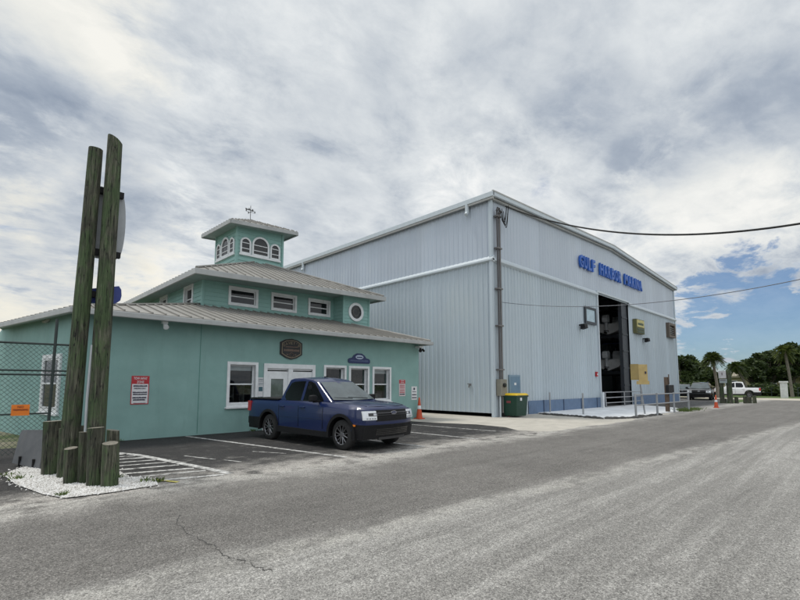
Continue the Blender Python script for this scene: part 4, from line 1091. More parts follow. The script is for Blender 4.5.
# ------------------------------------------------------------------ pilings, stumps and their signs
def piling(name, base, top, r0, r1, label, cat, group, cut=(0, 0), hgt=None, seed=0):
    rn_ = random.Random(seed); base, top = Vector(base), Vector(top); n_ = 18; K = max(4, int((top-base).length/.3))
    mb = MB(); vs = []; fs = []; ph = [rn_.uniform(0, 6.3) for _ in range(3)]
    for i in range(K+1):
        t = i/K; c_ = base.lerp(top, t); r_ = r0+(r1-r0)*t
        for k_ in range(n_):
            a = 2*PI*k_/n_; w = 1 + .035*math.sin(3*a+ph[0]+t*2) + .02*math.sin(5*a+ph[1]-t*4) + .015*math.sin(t*17+ph[2])
            z = c_.z
            if i == K: z += cut[0]*math.cos(a) + cut[1]*math.sin(a)
            vs.append((c_.x+r_*w*math.cos(a), c_.y+r_*w*math.sin(a), z))
    for i in range(K):
        for k_ in range(n_):
            k2 = (k_+1) % n_; fs.append((i*n_+k_, i*n_+k2, (i+1)*n_+k2, (i+1)*n_+k_))
    mb.add(vs, fs, 0, True)
    o_ = len(mb.v)-n_; mb.f.append(tuple(o_+k_ for k_ in range(n_))); mb.m.append(1); mb.sm.append(False)
    return one(name, mb, [wood, end_grain], label, cat, tuple(base), group, sharp=60)
piling('timber_pole', (1.36, 9.32, 0), (1.44, 9.2, 5.66), .142, .108, 'tall weathered timber pole, left and slightly shorter of the leaning pair', 'pole', 'tall timber sign poles', (.0, .0), seed=1)
piling('timber_pole', (1.69, 9.1, 0), (1.71, 9.15, 5.92), .148, .118, 'tall weathered timber pole, right and taller of the leaning pair', 'pole', 'tall timber sign poles', (-.06, .0), seed=2)
ST = [((51, 477), 421, 19, 'tall dark stump at the left of the cluster beside the grey board'), ((58, 472), 428, 10, 'narrow stump half hidden behind the leftmost tall stump'),
      ((64.5, 480), 429, 15, 'leaning stump just right of the leftmost tall stump'), ((70, 486), 448, 14, 'short stump in the front row at the foot of the left pole'),
      ((78, 474), 426, 10, 'stump standing between the two tall poles'), ((82.5, 486), 432, 10, 'thin stump in the front row below the gap between the poles'),
      ((95, 488), 427.6, 18, 'broad stump in the front row before the right pole'), ((109.5, 489), 443, 17.5, 'short thick stump with a pale cut top at the right front'),
      ((112, 481), 430, 14, 'tall stump behind the pale topped stump')]
for i, (q, ty, wpx, lab) in enumerate(ST):
    b_ = G(q[0], q[1]-2); dep = (b_-CAM).dot(_fw); tp = onY(q[0]+(2.0 if i in (0, 2) else 1), ty, b_.y)
    r_ = wpx/2*dep/F_*.84
    piling('timber_stump', (b_.x, b_.y, 0), (tp.x, b_.y, tp.z), r_*1.03, r_*.95, lab, 'stump', 'timber stumps round the poles', (random.uniform(-.02, .02), random.uniform(-.02, .02)), seed=10+i)
# sign cabinet behind the poles
t = Thing('pole_sign', 'pale grey bowed sign panel bolted behind the two timber poles', 'sign', (1.62, 9.4, 3.74))
def bow(x0, x1, z0, z1, ny=14):
    pts = []
    for i in range(ny+1):
        u_ = i/ny; z = z0+(z1-z0)*u_; s_ = math.sin(PI*min(1, max(0, u_)))**.35
        pts.append((x1-.13+.13*s_, z))
    for i in range(ny+1):
        u_ = 1-i/ny; z = z0+(z1-z0)*u_; s_ = math.sin(PI*u_)**.35
        pts.append((x0+.1-.1*s_, z))
    return pts
pp = t.part('panel', MB().extrude([(x_, 9.36, z_) for x_, z_ in bow(1.47, 2.0, 3.78, 5.08)], (.0, .09, 0)), grey_sign)
mb = MB()
for z_ in (3.86, 4.98): mb.box((1.45, 9.26, z_-.05), (1.93, 9.36, z_+.05))
t.pieces('bracket', mb, black_paint)
t = Thing('pole_sign', 'dark blue sign with a rounded end mounted low behind the timber poles', 'sign', (1.6, 9.4, 2.95))
pts = [(1.4, 2.94), (1.92, 2.99), (1.985, 3.05), (2.0, 3.14), (1.99, 3.25), (1.95, 3.31), (1.4, 3.17)]
t.part('panel', MB().extrude([(x_, 9.34, z_) for x_, z_ in pts], (0, .1, 0)), cobalt)
t.part('bracket', MB().box((1.42, 9.26, 3.05), (1.7, 9.34, 3.15)), black_paint)
one('cable_conduit', MB().tube([(1.54, 9.08, .0), (1.535, 9.1, 1.3), (1.56, 9.12, 2.2)], .022, 6), mat('pale_conduit', (.4, .42, .43), .5), 'thin pale conduit running up between the two timber poles', 'conduit', (1.54, 9.08, 0))
# grey board
t = Thing('sidewalk_board', 'slate grey free standing board leaning on two legs beside the stumps', 'sign board', (.98, 10.2, 0))
A = G(16, 466); A.z = 0; B = G(40, 470); B.z = 0
dep = (A-CAM).dot(_fw)
bl0 = onY(12, 463, A.y); br0 = onY(39, 469, B.y); tl0 = onY(21, 430, A.y+.12); tr0 = onY(46.5, 430, B.y+.12)
dd = (br0-bl0).normalized()
mb = MB(); pts = [bl0, br0, tr0.lerp(br0, .12), tr0.lerp(tl0, .06), tl0.lerp(tr0, .06), tl0.lerp(bl0, .12)]
mb.extrude(pts, Vector((dd.y, -dd.x, 0))*-.03)
t.part('board', mb, slate)
for u_ in (.28, .78):
    p0 = bl0.lerp(br0, u_); t.part('leg', MB().tube([Vector((p0.x, p0.y+.02, 0)), p0+UZ*.15], .022, 6), black_paint)
# weeds
def weeds(name, cs, hgt, k_, label_kind='stuff'):
    mb = MB(); rn_ = random.Random(9)
    for (x_, y_, rad) in cs:
        for _ in range(k_):
            a = rn_.uniform(0, 6.3); q = Vector((x_+rad*rn_.gauss(0, .5), y_+rad*rn_.gauss(0, .5), .01)); h_ = hgt*rn_.uniform(.4, 1.1)
            d_ = Vector((math.cos(a), math.sin(a), 0)); w_ = Vector((-d_.y, d_.x, 0))*.012*(hgt/.15)**.5
            mb.add([q-w_, q+w_, q+d_*h_*.4+UZ*h_*.7+w_*.8, q+d_*h_*.8+UZ*h_], [(0, 1, 2), (0, 2, 3)])
    return tag(mb.build(name, weed_leaf, fix=False), kind='stuff')
weeds('weeds', [(.75, 9.6, .12), (.66, 10.1, .12), (2.2, 8.0, .12), (1.95, 8.6, .1), (2.35, 7.9, .08), (3.1, 14.1, .1), (1.1, 7.8, .05), (13.9, 14.1, .1), (7, 14.12, .1)], .075, 34)
weeds('grass_tuft', [(30.5, 7.55, .5), (31.6, 7.5, .5), (29.8, 7.5, .4), (32.4, 7.6, .6)], .16, 160)

# ------------------------------------------------------------------ chain link fence
fn = Thing('chain_link_fence', 'dark green chain link fence with orange sign in front of the teal side wall', 'fence', (0, 12.6, 0))
FY = 12.6
FX0, FX1, ft = -3.2, 1.75, 2.40
fn.part('top_rail', MB().tube([(FX0, FY, ft), (FX1, FY, ft+.02)], .025, 6), fence_dark)
for z in (1.83, 1.74): fn.part('mid_rail', MB().tube([(FX0, FY, z), (FX1, FY, z)], .022, 6), fence_dark)
fn.part('mid_rail', MB().tube([(FX0, FY, .9), (1.45, FY, .9)], .02, 6), fence_dark)
fn.part('post', MB().tube([(1.47, FY, 3.0), (1.44, FY, .0)], .03, 8), fence_dark)
fn.part('post', MB().tube([(1.75, FY, 2.45), (1.75, FY, 0)], .035, 8), fence_dark)
fn.part('post', MB().tube([(-1.2, FY, 2.45), (-1.2, FY, 0)], .035, 8), fence_dark)
mb = MB(); P_ = .068; r_ = .0036; zb_ = .05
def wire(a, b2):
    d_ = (Vector(b2)-Vector(a)).normalized(); a1 = UY*r_; b1 = d_.cross(UY)*r_
    vs = []
    for p in (Vector(a), Vector(b2)):
        for t_ in (0, 2.094, 4.189): vs.append(p+a1*math.cos(t_)+b1*math.sin(t_))
    mb.add(vs, [(0, 1, 4, 3), (1, 2, 5, 4), (2, 0, 3, 5)])
hgt = ft-zb_; x_ = FX0-hgt
while x_ < FX1:
    a, b2 = x_, x_+hgt
    z0_, z1_ = zb_, ft
    if a < FX0: z0_ += FX0-a; a = FX0
    if b2 > FX1: z1_ -= b2-FX1; b2 = FX1
    if b2-a > .03:
        wire((a, FY-.004, z0_), (b2, FY-.004, z1_))
        wire((FX0+FX1-a, FY+.004, z0_), (FX0+FX1-b2, FY+.004, z1_))
    x_ += P_*1.414
fn.part('wire_mesh', mb, mat('fence_wire', (.05, .075, .07), .45, metal=.3), fix=False)
s = Thing('no_trespassing_sign', 'orange NO TRESPASSING sign wired to the chain link fence', 'sign', (.95, FY-.04, .88))
s.part('panel', MB().box((.80, FY-.05, .87), (1.10, FY-.035, 1.1)), sign_orange)
mb = MB(); put_text(mb, 'NO', (.9, FY-.053, 1.03), UX, UZ, -UY, .1, .045, .01, .003); put_text(mb, 'TRESPASSING', (.825, FY-.053, .975), UX, UZ, -UY, .25, .035, .01, .003)
s.part('lettering', mb, mat('sign_dark_red_ink', (.16, .01, .01), .5))
# ------------------------------------------------------------------ vehicles
def car_paint(name, col, rough=.38):
    mt = mat(name, col, rough, var=.05, scale=2, coat=.7, spec=.4); mt.node_tree.nodes['Principled BSDF'].inputs['Coat Roughness'].default_value = .08; return mt
truck_blue = car_paint('dark_blue_car_paint', (.002, .011, .066))
truck_white = car_paint('white_car_paint', (.72, .73, .74)); truck_black = car_paint('black_car_paint', (.012, .013, .015)); truck_grey = car_paint('dark_grey_car_paint', (.05, .055, .06))
car_glass = mat('tinted_car_glass', (.006, .007, .008), .03, var=.2, spec=.35)
screen_glass = mat('windscreen_glass', (.075, .095, .10), .04, var=.55, scale=1.1, spec=.8)
lamp_white = mat('headlamp_lens', (.72, .74, .76), .12, var=.08, scale=12, coat=1.)
lamp_red = mat('tail_lamp_red', (.45, .01, .012), .15, coat=1.)
amber = mat('amber_lens', (.7, .2, .02), .2)
silver = mat('dark_silver_alloy', (.20, .20, .21), .3, metal=.8)
cladding = mat('black_plastic', (.018, .018, .02), .5)
GLOSS = mat('gloss_black_trim', (.008, .008, .009), .15, coat=.5)

def vehicle(name, label, cat, loc, rz, paintm, scale=1., bed=True, detail=True, zs=1., lamps=True, group=None, wide=1.):
    FA, RA, LEN, WR, AR = .87, 3.95, 5.07, .36, .435
    T = Thing(name, label, cat, loc, rz, group, world=False)
    T.o.scale = (scale, scale*wide, scale*zs)
    X = lambda s: 2.41-s
    HW = .915
    def hw(s):
        w = HW
        if s < .55: w = .80+(HW-.80)*math.sin(min(1, max(0, s/.55))*PI/2)
        if s > 4.6: w = HW-.045*((s-4.6)/.47)**2
        return w
    def ztop(s):
        if s < .12: return .985+.5*s
        if s < 1.5: return 1.045+.095*((s-.12)/1.38)**.8
        return 1.14
    def bend(y): return .17*(abs(y)/.9)**2.4
    def rake(z): return .10*max(0, (z-.72)/.33)**2 + .05*max(0, (.55-z)/.25)
    def arch(s):
        zb = .29 if s > .3 else .29
        for c_ in (FA, RA):
            d_ = abs(s-c_)
            if d_ < AR: zb = max(zb, WR+math.sqrt(AR*AR-d_*d_))
        return zb
    ss = sorted(set([0, .04, .1, .2, .3, .38] + [FA-AR+.002, FA+AR-.002, RA-AR+.002, RA+AR-.002, FA-AR-.004, FA+AR+.004, RA-AR-.004, RA+AR+.004]
        + [FA+AR*math.cos(PI*k/14) for k in range(1, 14)] + [RA+AR*math.cos(PI*k/14) for k in range(1, 14)] + [1.42, 1.6, 1.9, 2.2, 2.5, 2.8, 3.1, 3.3, 4.6, 4.75, 4.9, 5.0, 5.05]))
    def ringp(s):
        w = hw(s); zt = ztop(s); zb = arch(s)
        return [(0, zb), (w-.16, zb), (w-.015, zb), (w, max(.62, zb+.02)), (w+.004, max(.82, zb+.04)), (w-.012, .97), (w-.035, zt-.09), (w-.085, zt-.028), (w-.2, zt-.002), (0, zt+ (.012 if s > .3 else 0))]
    mb = MB(); V = []; Fc = []; MI = []; np_ = 10
    def place(s, y, z):
        k_ = max(0, 1-s/.7); return (X(s+(bend(y)+rake(z))*k_), y, z)
    for s in ss:
        rp_ = ringp(s)
        V += [place(s, y, z) for y, z in rp_] + [place(s, -y, z) for y, z in rp_]
    nn = 2*np_
    for i in range(len(ss)-1):
        for j in range(np_-1):
            for sd in (0, np_):
                mi = 1 if j <= 1 or (j == 2 and (ss[i] < .43 or ss[i] > 4.38)) else 0
                Fc.append((i*nn+sd+j, (i+1)*nn+sd+j, (i+1)*nn+sd+j+1, i*nn+sd+j+1)); MI.append(mi)
    o = len(mb.v); mb.v += V
    for f_, mi in zip(Fc, MI): mb.f.append(f_); mb.m.append(mi); mb.sm.append(True)
    # front cap as a curved grid and a flat tail
    rp_ = ringp(0); rows = [(y, z) for y, z in rp_[1:9]]; K = 14; g = []
    for y, z in rows: g += [place(0, -y+2*y*k/K, z) for k in range(K+1)]
    fs = [(r_*(K+1)+k, r_*(K+1)+k+1, (r_+1)*(K+1)+k+1, (r_+1)*(K+1)+k) for r_ in range(len(rows)-1) for k in range(K)]
    mb.add(g, fs, 0, True)
    for q_ in range(2*K): mb.m[len(mb.m)-len(fs)+q_] = 1
    n0 = (len(ss)-1)*nn
    mb.f.append(tuple(n0+j for j in range(np_)) + tuple(n0+np_+j for j in reversed(range(1, np_-1)))); mb.m.append(0); mb.sm.append(False)
    bm_ = bmesh.new()
    body = T.part('body', mb, [paintm, black_plastic], sharp=38)
    # weld the grid seams so the shading runs on
    bm_.from_mesh(body.data); bmesh.ops.remove_doubles(bm_, verts=bm_.verts, dist=.002); bmesh.ops.recalc_face_normals(bm_, faces=bm_.faces); bm_.to_mesh(body.data); bm_.free(); body.data.set_sharp_from_angle(angle=R(38))
    # cabin
    def cw(z): return .80-(z-1.12)*.34
    if bed: prof = [(1.34, 1.125), (2.12, 1.625), (2.32, 1.69), (2.72, 1.735), (3.2, 1.72), (3.36, 1.685), (3.56, 1.125)]
    else:   prof = [(1.34, 1.125), (2.12, 1.625), (2.32, 1.69), (2.9, 1.735), (4.2, 1.72), (4.6, 1.66), (4.98, 1.125)]
    mb = MB(); Lp = [(X(s), cw(z), z) for s, z in prof]; Rp = [(X(s), -cw(z), z) for s, z in prof]; q = len(prof)
    Cn = [(X(s), 0, z+(.03 if z > 1.6 else 0)) for s, z in prof]
    fs = [tuple(range(q)), tuple(range(2*q-1, q-1, -1))]
    for i in range(q-1): fs += [(i, 2*q+i, 2*q+i+1, i+1), (2*q+i, q+i, q+i+1, 2*q+i+1)]
    mb.add(Lp+Rp+Cn, fs, 0, False)
    cab = T.part('cabin', mb, paintm); bevel(cab, .035, 3, 25)
    # glass
    e = .006
    def side(poly, sd, off=e): return [Vector((X(s), sd*(cw(z)+off), z)) for s, z in poly]
    fw_ = [(1.66, 1.16), (2.20, 1.585), (2.40, 1.635), (2.50, 1.64), (2.50, 1.13), (1.72, 1.13)]
    rw_ = [(2.60, 1.13), (2.60, 1.645), (3.10, 1.63), (3.24, 1.59), (3.38, 1.32), (3.36, 1.20), (3.26, 1.13)]
    for sd in (1, -1):
        for poly in ((fw_, rw_) if bed else (fw_, rw_[:3]+[(3.3, 1.62), (3.4, 1.13)], [(3.5, 1.13), (3.5, 1.62), (4.3, 1.6), (4.62, 1.2), (4.5, 1.13)])):
            mb = MB(); mb.extrude(side(poly, sd), (0, -sd*.02, 0)); T.part('side_window', mb, car_glass)
        mb = MB(); mb.extrude(side([(2.50, 1.13), (2.50, 1.645), (2.60, 1.648), (2.60, 1.13)], sd, .012), (0, -sd*.02, 0)); T.part('door_pillar', mb, paintm)
        mb = MB(); mb.tube([Vector((X(s), sd*(cw(1.12)+.012), 1.122)) for s in (1.62, 2.4, 3.28)], .008, 5); T.part('window_trim', mb, chrome if False else GLOSS)
    def slant(a, b2, ya, yb, off):   # panel between profile points a, b
        (s0, z0_), (s1, z1_) = a, b2
        nrm = Vector((z1_-z0_, 0, s1-s0)).normalized()
        if nrm.z < 0: nrm = -nrm
        def P(t, yy): return Vector((X(s0+(s1-s0)*t), yy, z0_+(z1_-z0_)*t)) + nrm*off
        pts = [P(.05, -ya), P(.02, 0), P(.05, ya), P(.95, yb), P(.97, 0), P(.95, -yb)]
        return pts, nrm
    pts, nrm = slant(prof[0], prof[1], .725, .575, .022)
    mb = MB(); mb.poly([pts[0], pts[1], pts[4], pts[5]]); mb.poly([pts[1], pts[2], pts[3], pts[4]]); T.part('windscreen', mb, screen_glass, fix=False)
    pts, nrm = slant(prof[-1], prof[-2], .68, .55, .012)
    nr = Vector((-abs(nrm.x), 0, abs(nrm.z)))
    mb = MB(); mb.poly([Vector((X(s)-.012, y, z)) for s, y, z in ((3.53 if bed else 4.94, -.66, 1.2), (3.53 if bed else 4.94, .66, 1.2), (3.38 if bed else 4.64, .55, 1.62), (3.38 if bed else 4.64, -.55, 1.62))]); T.part('rear_window', mb, car_glass, fix=False)
    # wheels
    for s, nm in ((FA, 'f'), (RA, 'r')):
        for sd in (1, -1):
            yo = sd*(HW-.02)
            mb = MB(); wdt = .225
            mb.lathe([(WR*.64, 0), (WR*.70, .0), (WR*.9, .012), (WR*.98, .035), (WR, .07), (WR, wdt-.07), (WR*.98, wdt-.03), (WR*.86, wdt), (WR*.5, wdt)], 'y', 32)
            mb.v = [(v[0]+X(s), yo-sd*v[1], v[2]+WR) for v in mb.v]
            w_ = T.part('wheel', mb, black_rubber)
            mb = MB(); mb.lathe([(WR*.66, .005), (WR*.64, .03), (WR*.60, .11), (0, .12)], 'y', 28, 1); mb.lathe([(WR*.66, .004), (WR*.60, .02)], 'y', 28, 0)
            for k in range(6):
                for dt in (-.13, .13):
                    t = 2*PI*k/6+dt; t2 = 2*PI*k/6+dt*1.9
                    a = Vector((math.cos(2*PI*k/6+dt*.6)*WR*.16, .028, math.sin(2*PI*k/6+dt*.6)*WR*.16)); b2 = Vector((math.cos(t2)*WR*.63, .012, math.sin(t2)*WR*.63))
                    mb.tube([a, b2], [.017, .012], 5)
            mb.lathe([(WR*.2, .03), (WR*.17, .015), (0, .012)], 'y', 16, 0)
            mb.v = [(v[0]+X(s), yo-sd*v[1], v[2]+WR) for v in mb.v]
            T.part('rim', mb, [silver, GLOSS], w_)
    # cladding
    for sd in (1, -1):
        mb = MB(); w_ = HW+.002
        for c_ in (FA, RA):
            n_ = 20; a0 = -.20; inn = []; out = []
            for k in range(n_+1):
                t = a0+(PI-2*a0)*k/n_
                inn.append((c_+AR*math.cos(t)*.985, WR+AR*math.sin(t)*.985)); out.append((c_+(AR+.065)*math.cos(t), WR+(AR+.065)*math.sin(t)))
            for k in range(n_):
                qd = [inn[k], inn[k+1], out[k+1], out[k]]
                f1 = [Vector((X(min(max(s, 0.06), 5.03)), sd*(hw(max(0, s))+.022 + (0 if j < 2 else -.0)), z)) for j, (s, z) in enumerate(qd)]
                f0 = [Vector((v.x, v.y-sd*.06, v.z)) for v in f1]
                mb.quad(*f1); mb.quad(f1[2], f1[3], f0[3], f0[2]); mb.quad(f1[0], f1[1], f0[1], f0[0])
        T.pieces('wheel_arch_trim', mb, black_plastic)
        mb = MB(); y0 = sd*(HW-.06); y1 = sd*(HW+.018)
        mb.extrude([(X(FA+AR+.03), y1, .27), (X(RA-AR-.03), y1, .27), (X(RA-AR-.05), y1, .43), (X(FA+AR+.05), y1, .40)], (0, y0-y1, 0)); T.part('sill_trim', mb, black_plastic)
        # door seams, handles
        mb = MB()
        for s in (1.55, 2.55, 3.45):
            mb.box((X(s)-.004, sd*(HW+.0045) - .003, .46), (X(s)+.004, sd*(HW+.0045)+.003, 1.0))
        T.pieces('door_seam', mb, GLOSS)
        for s in (2.38, 3.3):
            mb = MB(); mb.box((X(s)-.1, min(sd*(HW-.03), sd*(HW+.03)), .945), (X(s)+.1, max(sd*(HW-.03), sd*(HW+.03)), .98)); bevel(T.part('door_handle', mb, paintm), .008)
        mb = MB(); xm = X(1.78); ym = sd*(HW+.12)
        mb.extrude([(xm+.07, ym-.11, 1.12), (xm+.07, ym+.09, 1.13), (xm+.07, ym+.1, 1.25), (xm+.07, ym+.05, 1.29), (xm+.07, ym-.1, 1.28)], (-.13, 0, 0))
        mi = T.part('side_mirror', mb, black_plastic); bevel(mi, .025)
        mb = MB(); mb.box((xm-.02, min(sd*.8, ym), 1.1), (xm+.04, max(sd*.8, ym), 1.15)); T.part('arm', mb, black_plastic, mi)
        mb = MB(); s = 4.88
        x_ = X(5.07); mb.extrude([(x_-.015, sd*.70, .78), (x_-.015, sd*.885, .78), (x_-.015, sd*.88, 1.07), (x_-.015, sd*.70, 1.07)], (.03, 0, 0)); mb.box((x_, min(sd*.86, sd*.908), .78), (x_+.16, max(sd*.86, sd*.908), 1.07))
        T.part('tail_lamp', mb, lamp_red)
        mb = MB(); mb.box((X(.40)-.05, sd*hw(.40)-.012, .585), (X(.40)+.03, sd*hw(.40)+.008, .625)); T.part('side_marker', mb, amber)
    # front: patches that follow the curved nose
    def patch(y0, y1, z0_, z1_, off, th=.02, K=8, M=4, fy=None):
        mb = MB(); P = lambda y, z, o_: Vector((X((bend(y)+rake(z)))+o_, y, z)); g = []
        for o_ in (off, off-th):
            for j in range(M+1):
                for k in range(K+1):
                    z = z0_+(z1_-z0_)*j/M; y = y0+(y1-y0)*k/K; g.append(P(y, z, o_))
        S_ = (K+1)*(M+1); fs = []
        for j in range(M):
            for k in range(K):
                a = j*(K+1)+k; fs += [(a, a+1, a+K+2, a+K+1), (S_+a+K+1, S_+a+K+2, S_+a+1, S_+a)]
        for k in range(K): fs += [(k, S_+k, S_+k+1, k+1), (M*(K+1)+k, M*(K+1)+k+1, S_+M*(K+1)+k+1, S_+M*(K+1)+k)]
        for j in range(M): fs += [(j*(K+1), (j+1)*(K+1), S_+(j+1)*(K+1), S_+j*(K+1)), (j*(K+1)+K, S_+j*(K+1)+K, S_+(j+1)*(K+1)+K, (j+1)*(K+1)+K)]
        return mb.add(g, fs, 0, False)
    def merge(*ms):
        r_ = MB()
        for m_ in ms: r_.add(m_.v, m_.f)
        return r_
    gr = T.part('grille', patch(-.53, .53, .70, .955, .012), black_plastic)
    T.part('grille_bar', merge(patch(-.52, .52, .875, .905, .03, .03), patch(-.52, .52, .835, .845, .024, .03)), mat('grille_grey', (.05, .05, .053), .4, metal=.3), gr)
    mb = MB(); x_ = X(0)-rake(.89)
    mb.extrude([(x_+.03, .10*math.cos(2*PI*k/18), .89+.042*math.sin(2*PI*k/18)) for k in range(18)], (.014, 0, 0)); T.part('oval_badge', mb, chrome, gr)
    if detail:
        mb = MB(); mb.extrude([(x_+.044, .086*math.cos(2*PI*k/18), .89+.032*math.sin(2*PI*k/18)) for k in range(18)], (.004, 0, 0)); bd = T.part('oval_badge', mb, navy, gr)
        mb = MB(); put_text(mb, 'Ford', Vector((x_+.0485, -.055, .872)), UY, UZ, UX, .11, .035, .0, .003); T.part('badge_lettering', mb, chrome, gr)
    for sd in (1, -1):
        a, b2 = (.53, .87) if sd > 0 else (-.87, -.53)
        hl = T.part('headlight', patch(a, b2, .735, .94, .02, .03), lamp_white)
        a, b2 = (.495, .74) if sd > 0 else (-.74, -.495)
        T.part('lamp_reflector', patch(a, b2, .825, .895, .026, .02), GLOSS, hl)
        a, b2 = (.54, .62) if sd > 0 else (-.62, -.54)
        T.part('lamp_bulb', patch(a, b2, .838, .882, .032, .02), chrome, hl)
        mb = merge(*[patch(sd*(.58+.065*k)-.02, sd*(.58+.065*k)+.02, .755, .78, .026, .02, 2, 2) for k in range(4)])
        T.pieces('lamp_strip', mb, mat('lamp_grey', (.25, .26, .28), .2), hl)
    T.part('front_bumper', merge(patch(-.83, .83, .29, .565, .022, .04, 14)), black_plastic)
    T.part('lower_intake', merge(*[patch(-.55, .55, .385+.04*k, .405+.04*k, .03, .02) for k in range(4)]), GLOSS)
    for sd in (1, -1):
        T.part('hood_seam', MB().tube([place(s_, sd*(hw(s_)-.2), ztop(s_)-.001) for s_ in (.12, .3, .5, .8, 1.1, 1.38)], .005, 5), GLOSS)
        T.part('door_crease', MB().tube([(X(s_), sd*(HW+.002), .70) for s_ in (1.5, 2.4, 3.4)], .006, 5), paintm)
    T.part('hood_seam', MB().tube([place(0.1, y_, ztop(.1)-.004) for y_ in (-.62, -.3, 0, .3, .62)], .005, 5), GLOSS)
    T.part('skid_plate', patch(-.45, .45, .27, .33, .034, .05), mat('grille_grey', (.1, .1, .105)))
    mb = MB(); mb.box((X(5.12), -.86, .40), (X(5.0), .86, .62)); bevel(T.part('rear_bumper', mb, black_plastic), .03)
    if bed:
        mb = MB(); mb.box((X(5.07), -.86, .64), (X(5.03), .86, 1.12)); tg_ = T.part('tailgate', mb, paintm); bevel(tg_, .015)
        mb = MB(); mb.box((X(5.078), -.12, .98), (X(5.065), .12, 1.06)); T.part('handle', mb, black_plastic, tg_)
        mb = MB(); mb.box((X(5.04), -.80, 1.135), (X(3.55), .80, 1.165)); bevel(T.part('bed_cover', mb, black_plastic), .01)
        mb = MB()
        for sd in (-1, 1): mb.box((X(5.05), min(sd*.79, sd*.86), 1.125), (X(3.56), max(sd*.79, sd*.86), 1.158))
        T.pieces('bed_rail', mb, black_plastic)
    else:
        mb = MB()
        for sd in (-1, 1): mb.tube([(X(2.4), sd*.55, 1.745), (X(2.5), sd*.55, 1.79), (X(4.1), sd*.55, 1.78), (X(4.2), sd*.55, 1.735)], .018, 6)
        T.pieces('roof_rail', mb, GLOSS)
    if detail:
        mb = MB(); mb.box((X(2.45), -.03, 1.755), (X(2.6), .03, 1.78)); T.part('roof_aerial', mb, GLOSS)
        T.pieces('wiper', MB().tube([(X(1.40), .5, 1.19), (X(1.46), -.15, 1.225)], .012, 5).tube([(X(1.40), -.05, 1.19), (X(1.46), -.62, 1.22)], .012, 5), black_paint)
        mb = MB().tube([(X(3.35), -cw(1.12)-.02, 1.12), (X(3.42), -cw(1.2)-.015, 1.22)], .008, 5)
    return T
blue_truck = vehicle('pickup_truck', 'dark blue crew cab pickup parked nose out before the teal office', 'pickup truck', (7.24, 10.25, .004), R(-85.5), truck_blue, .985)
white_truck = vehicle('pickup_truck', 'white pickup truck parked side on behind the far sign posts', 'pickup truck', tuple(onX(734.5, 392, 66).xy)+(.012,), R(97), truck_white, .92, True, False, 1.15, wide=1.05)
suv = vehicle('parked_car', 'black sport utility car facing the road beyond the warehouse corner', 'car', tuple(onX(701, 392, 54).xy)+(.005,), R(188), truck_black, 1.0, False, False, 1.0, wide=1.1)
grey_car = vehicle('parked_car', 'dark car half hidden between the warehouse corner and the black car', 'car', tuple(onX(684, 392, 60).xy)+(.005,), R(190), truck_grey, .95, False, False, .95)
# ------------------------------------------------------------------ trees and far things
def leaf_cloud(mb, centers, count, size, rn_, flat=.7):
    """centers: (pos, radius). small leaf clumps scattered through each lobe, denser at its rim"""
    tot = sum(c[1]**2 for c in centers)
    for c_, rad in centers:
        for _ in range(int(count*rad*rad/tot)):
            d_ = Vector((rn_.gauss(0, 1), rn_.gauss(0, 1), rn_.gauss(0, 1))).normalized()
            q = c_ + Vector((d_.x, d_.y, d_.z*flat))*rad*rn_.random()**.4*rn_.uniform(.75, 1.12)
            s_ = size*rn_.uniform(.5, 1.3)
            a = Vector((rn_.gauss(0, 1), rn_.gauss(0, 1), rn_.gauss(0, .6))).normalized(); b_ = a.cross(Vector((rn_.gauss(0, 1), rn_.gauss(0, 1), rn_.gauss(0, 1)))).normalized()
            mb.add([q-a*s_, q-b_*s_*.45, q+a*s_, q+b_*s_*.45], [(0, 1, 2, 3)])
def broad_tree(loc, hgt, spread, label, seed, leaf=oak_leaf, count=6000, size=.3, name='broadleaf_tree', base=.25, group='trees beyond the parked cars'):
    rn_ = random.Random(seed); T = Thing(name, label, 'tree', loc, 0, group, world=False)
    tr = MB(); th = hgt*base*1.3; tr.tube([(0, 0, 0), (.1, .05, th*.5), (.05, -.1, th)], [hgt*.035, hgt*.026, hgt*.022], 8)
    centers = []
    for k_ in range(9):
        a = 2*PI*k_/9+rn_.uniform(-.3, .3); rr = spread*rn_.uniform(.35, .75); zz = hgt*rn_.uniform(base+.12, .80)
        tip = Vector((math.cos(a)*rr, math.sin(a)*rr, zz)); mid_ = tip*.45; mid_.z = th+(zz-th)*.35
        tr.tube([(.05, -.1, th*.9), mid_, tip], [hgt*.016, hgt*.01, hgt*.004], 6)
        centers.append((tip, spread*rn_.uniform(.25, .42)))
        centers.append((tip+Vector((rn_.uniform(-1, 1), rn_.uniform(-1, 1), rn_.uniform(-.3, .8)))*spread*.3, spread*rn_.uniform(.15, .3)))
    for k_ in range(6):
        a = rn_.uniform(0, 2*PI); rr = spread*rn_.uniform(0, .5); tip = Vector((math.cos(a)*rr, math.sin(a)*rr, hgt*rn_.uniform(.78, .93)))
        tr.tube([(.05, -.1, th*.9), tip*.6+Vector((0, 0, th*.3)), tip], [hgt*.014, hgt*.008, hgt*.003], 5)
        centers.append((tip, spread*rn_.uniform(.14, .26)))
    T.part('trunk', tr, bark)
    cr_ = MB(); leaf_cloud(cr_, centers, count, size, rn_); T.part('crown', cr_, leaf, fix=False)
    return T
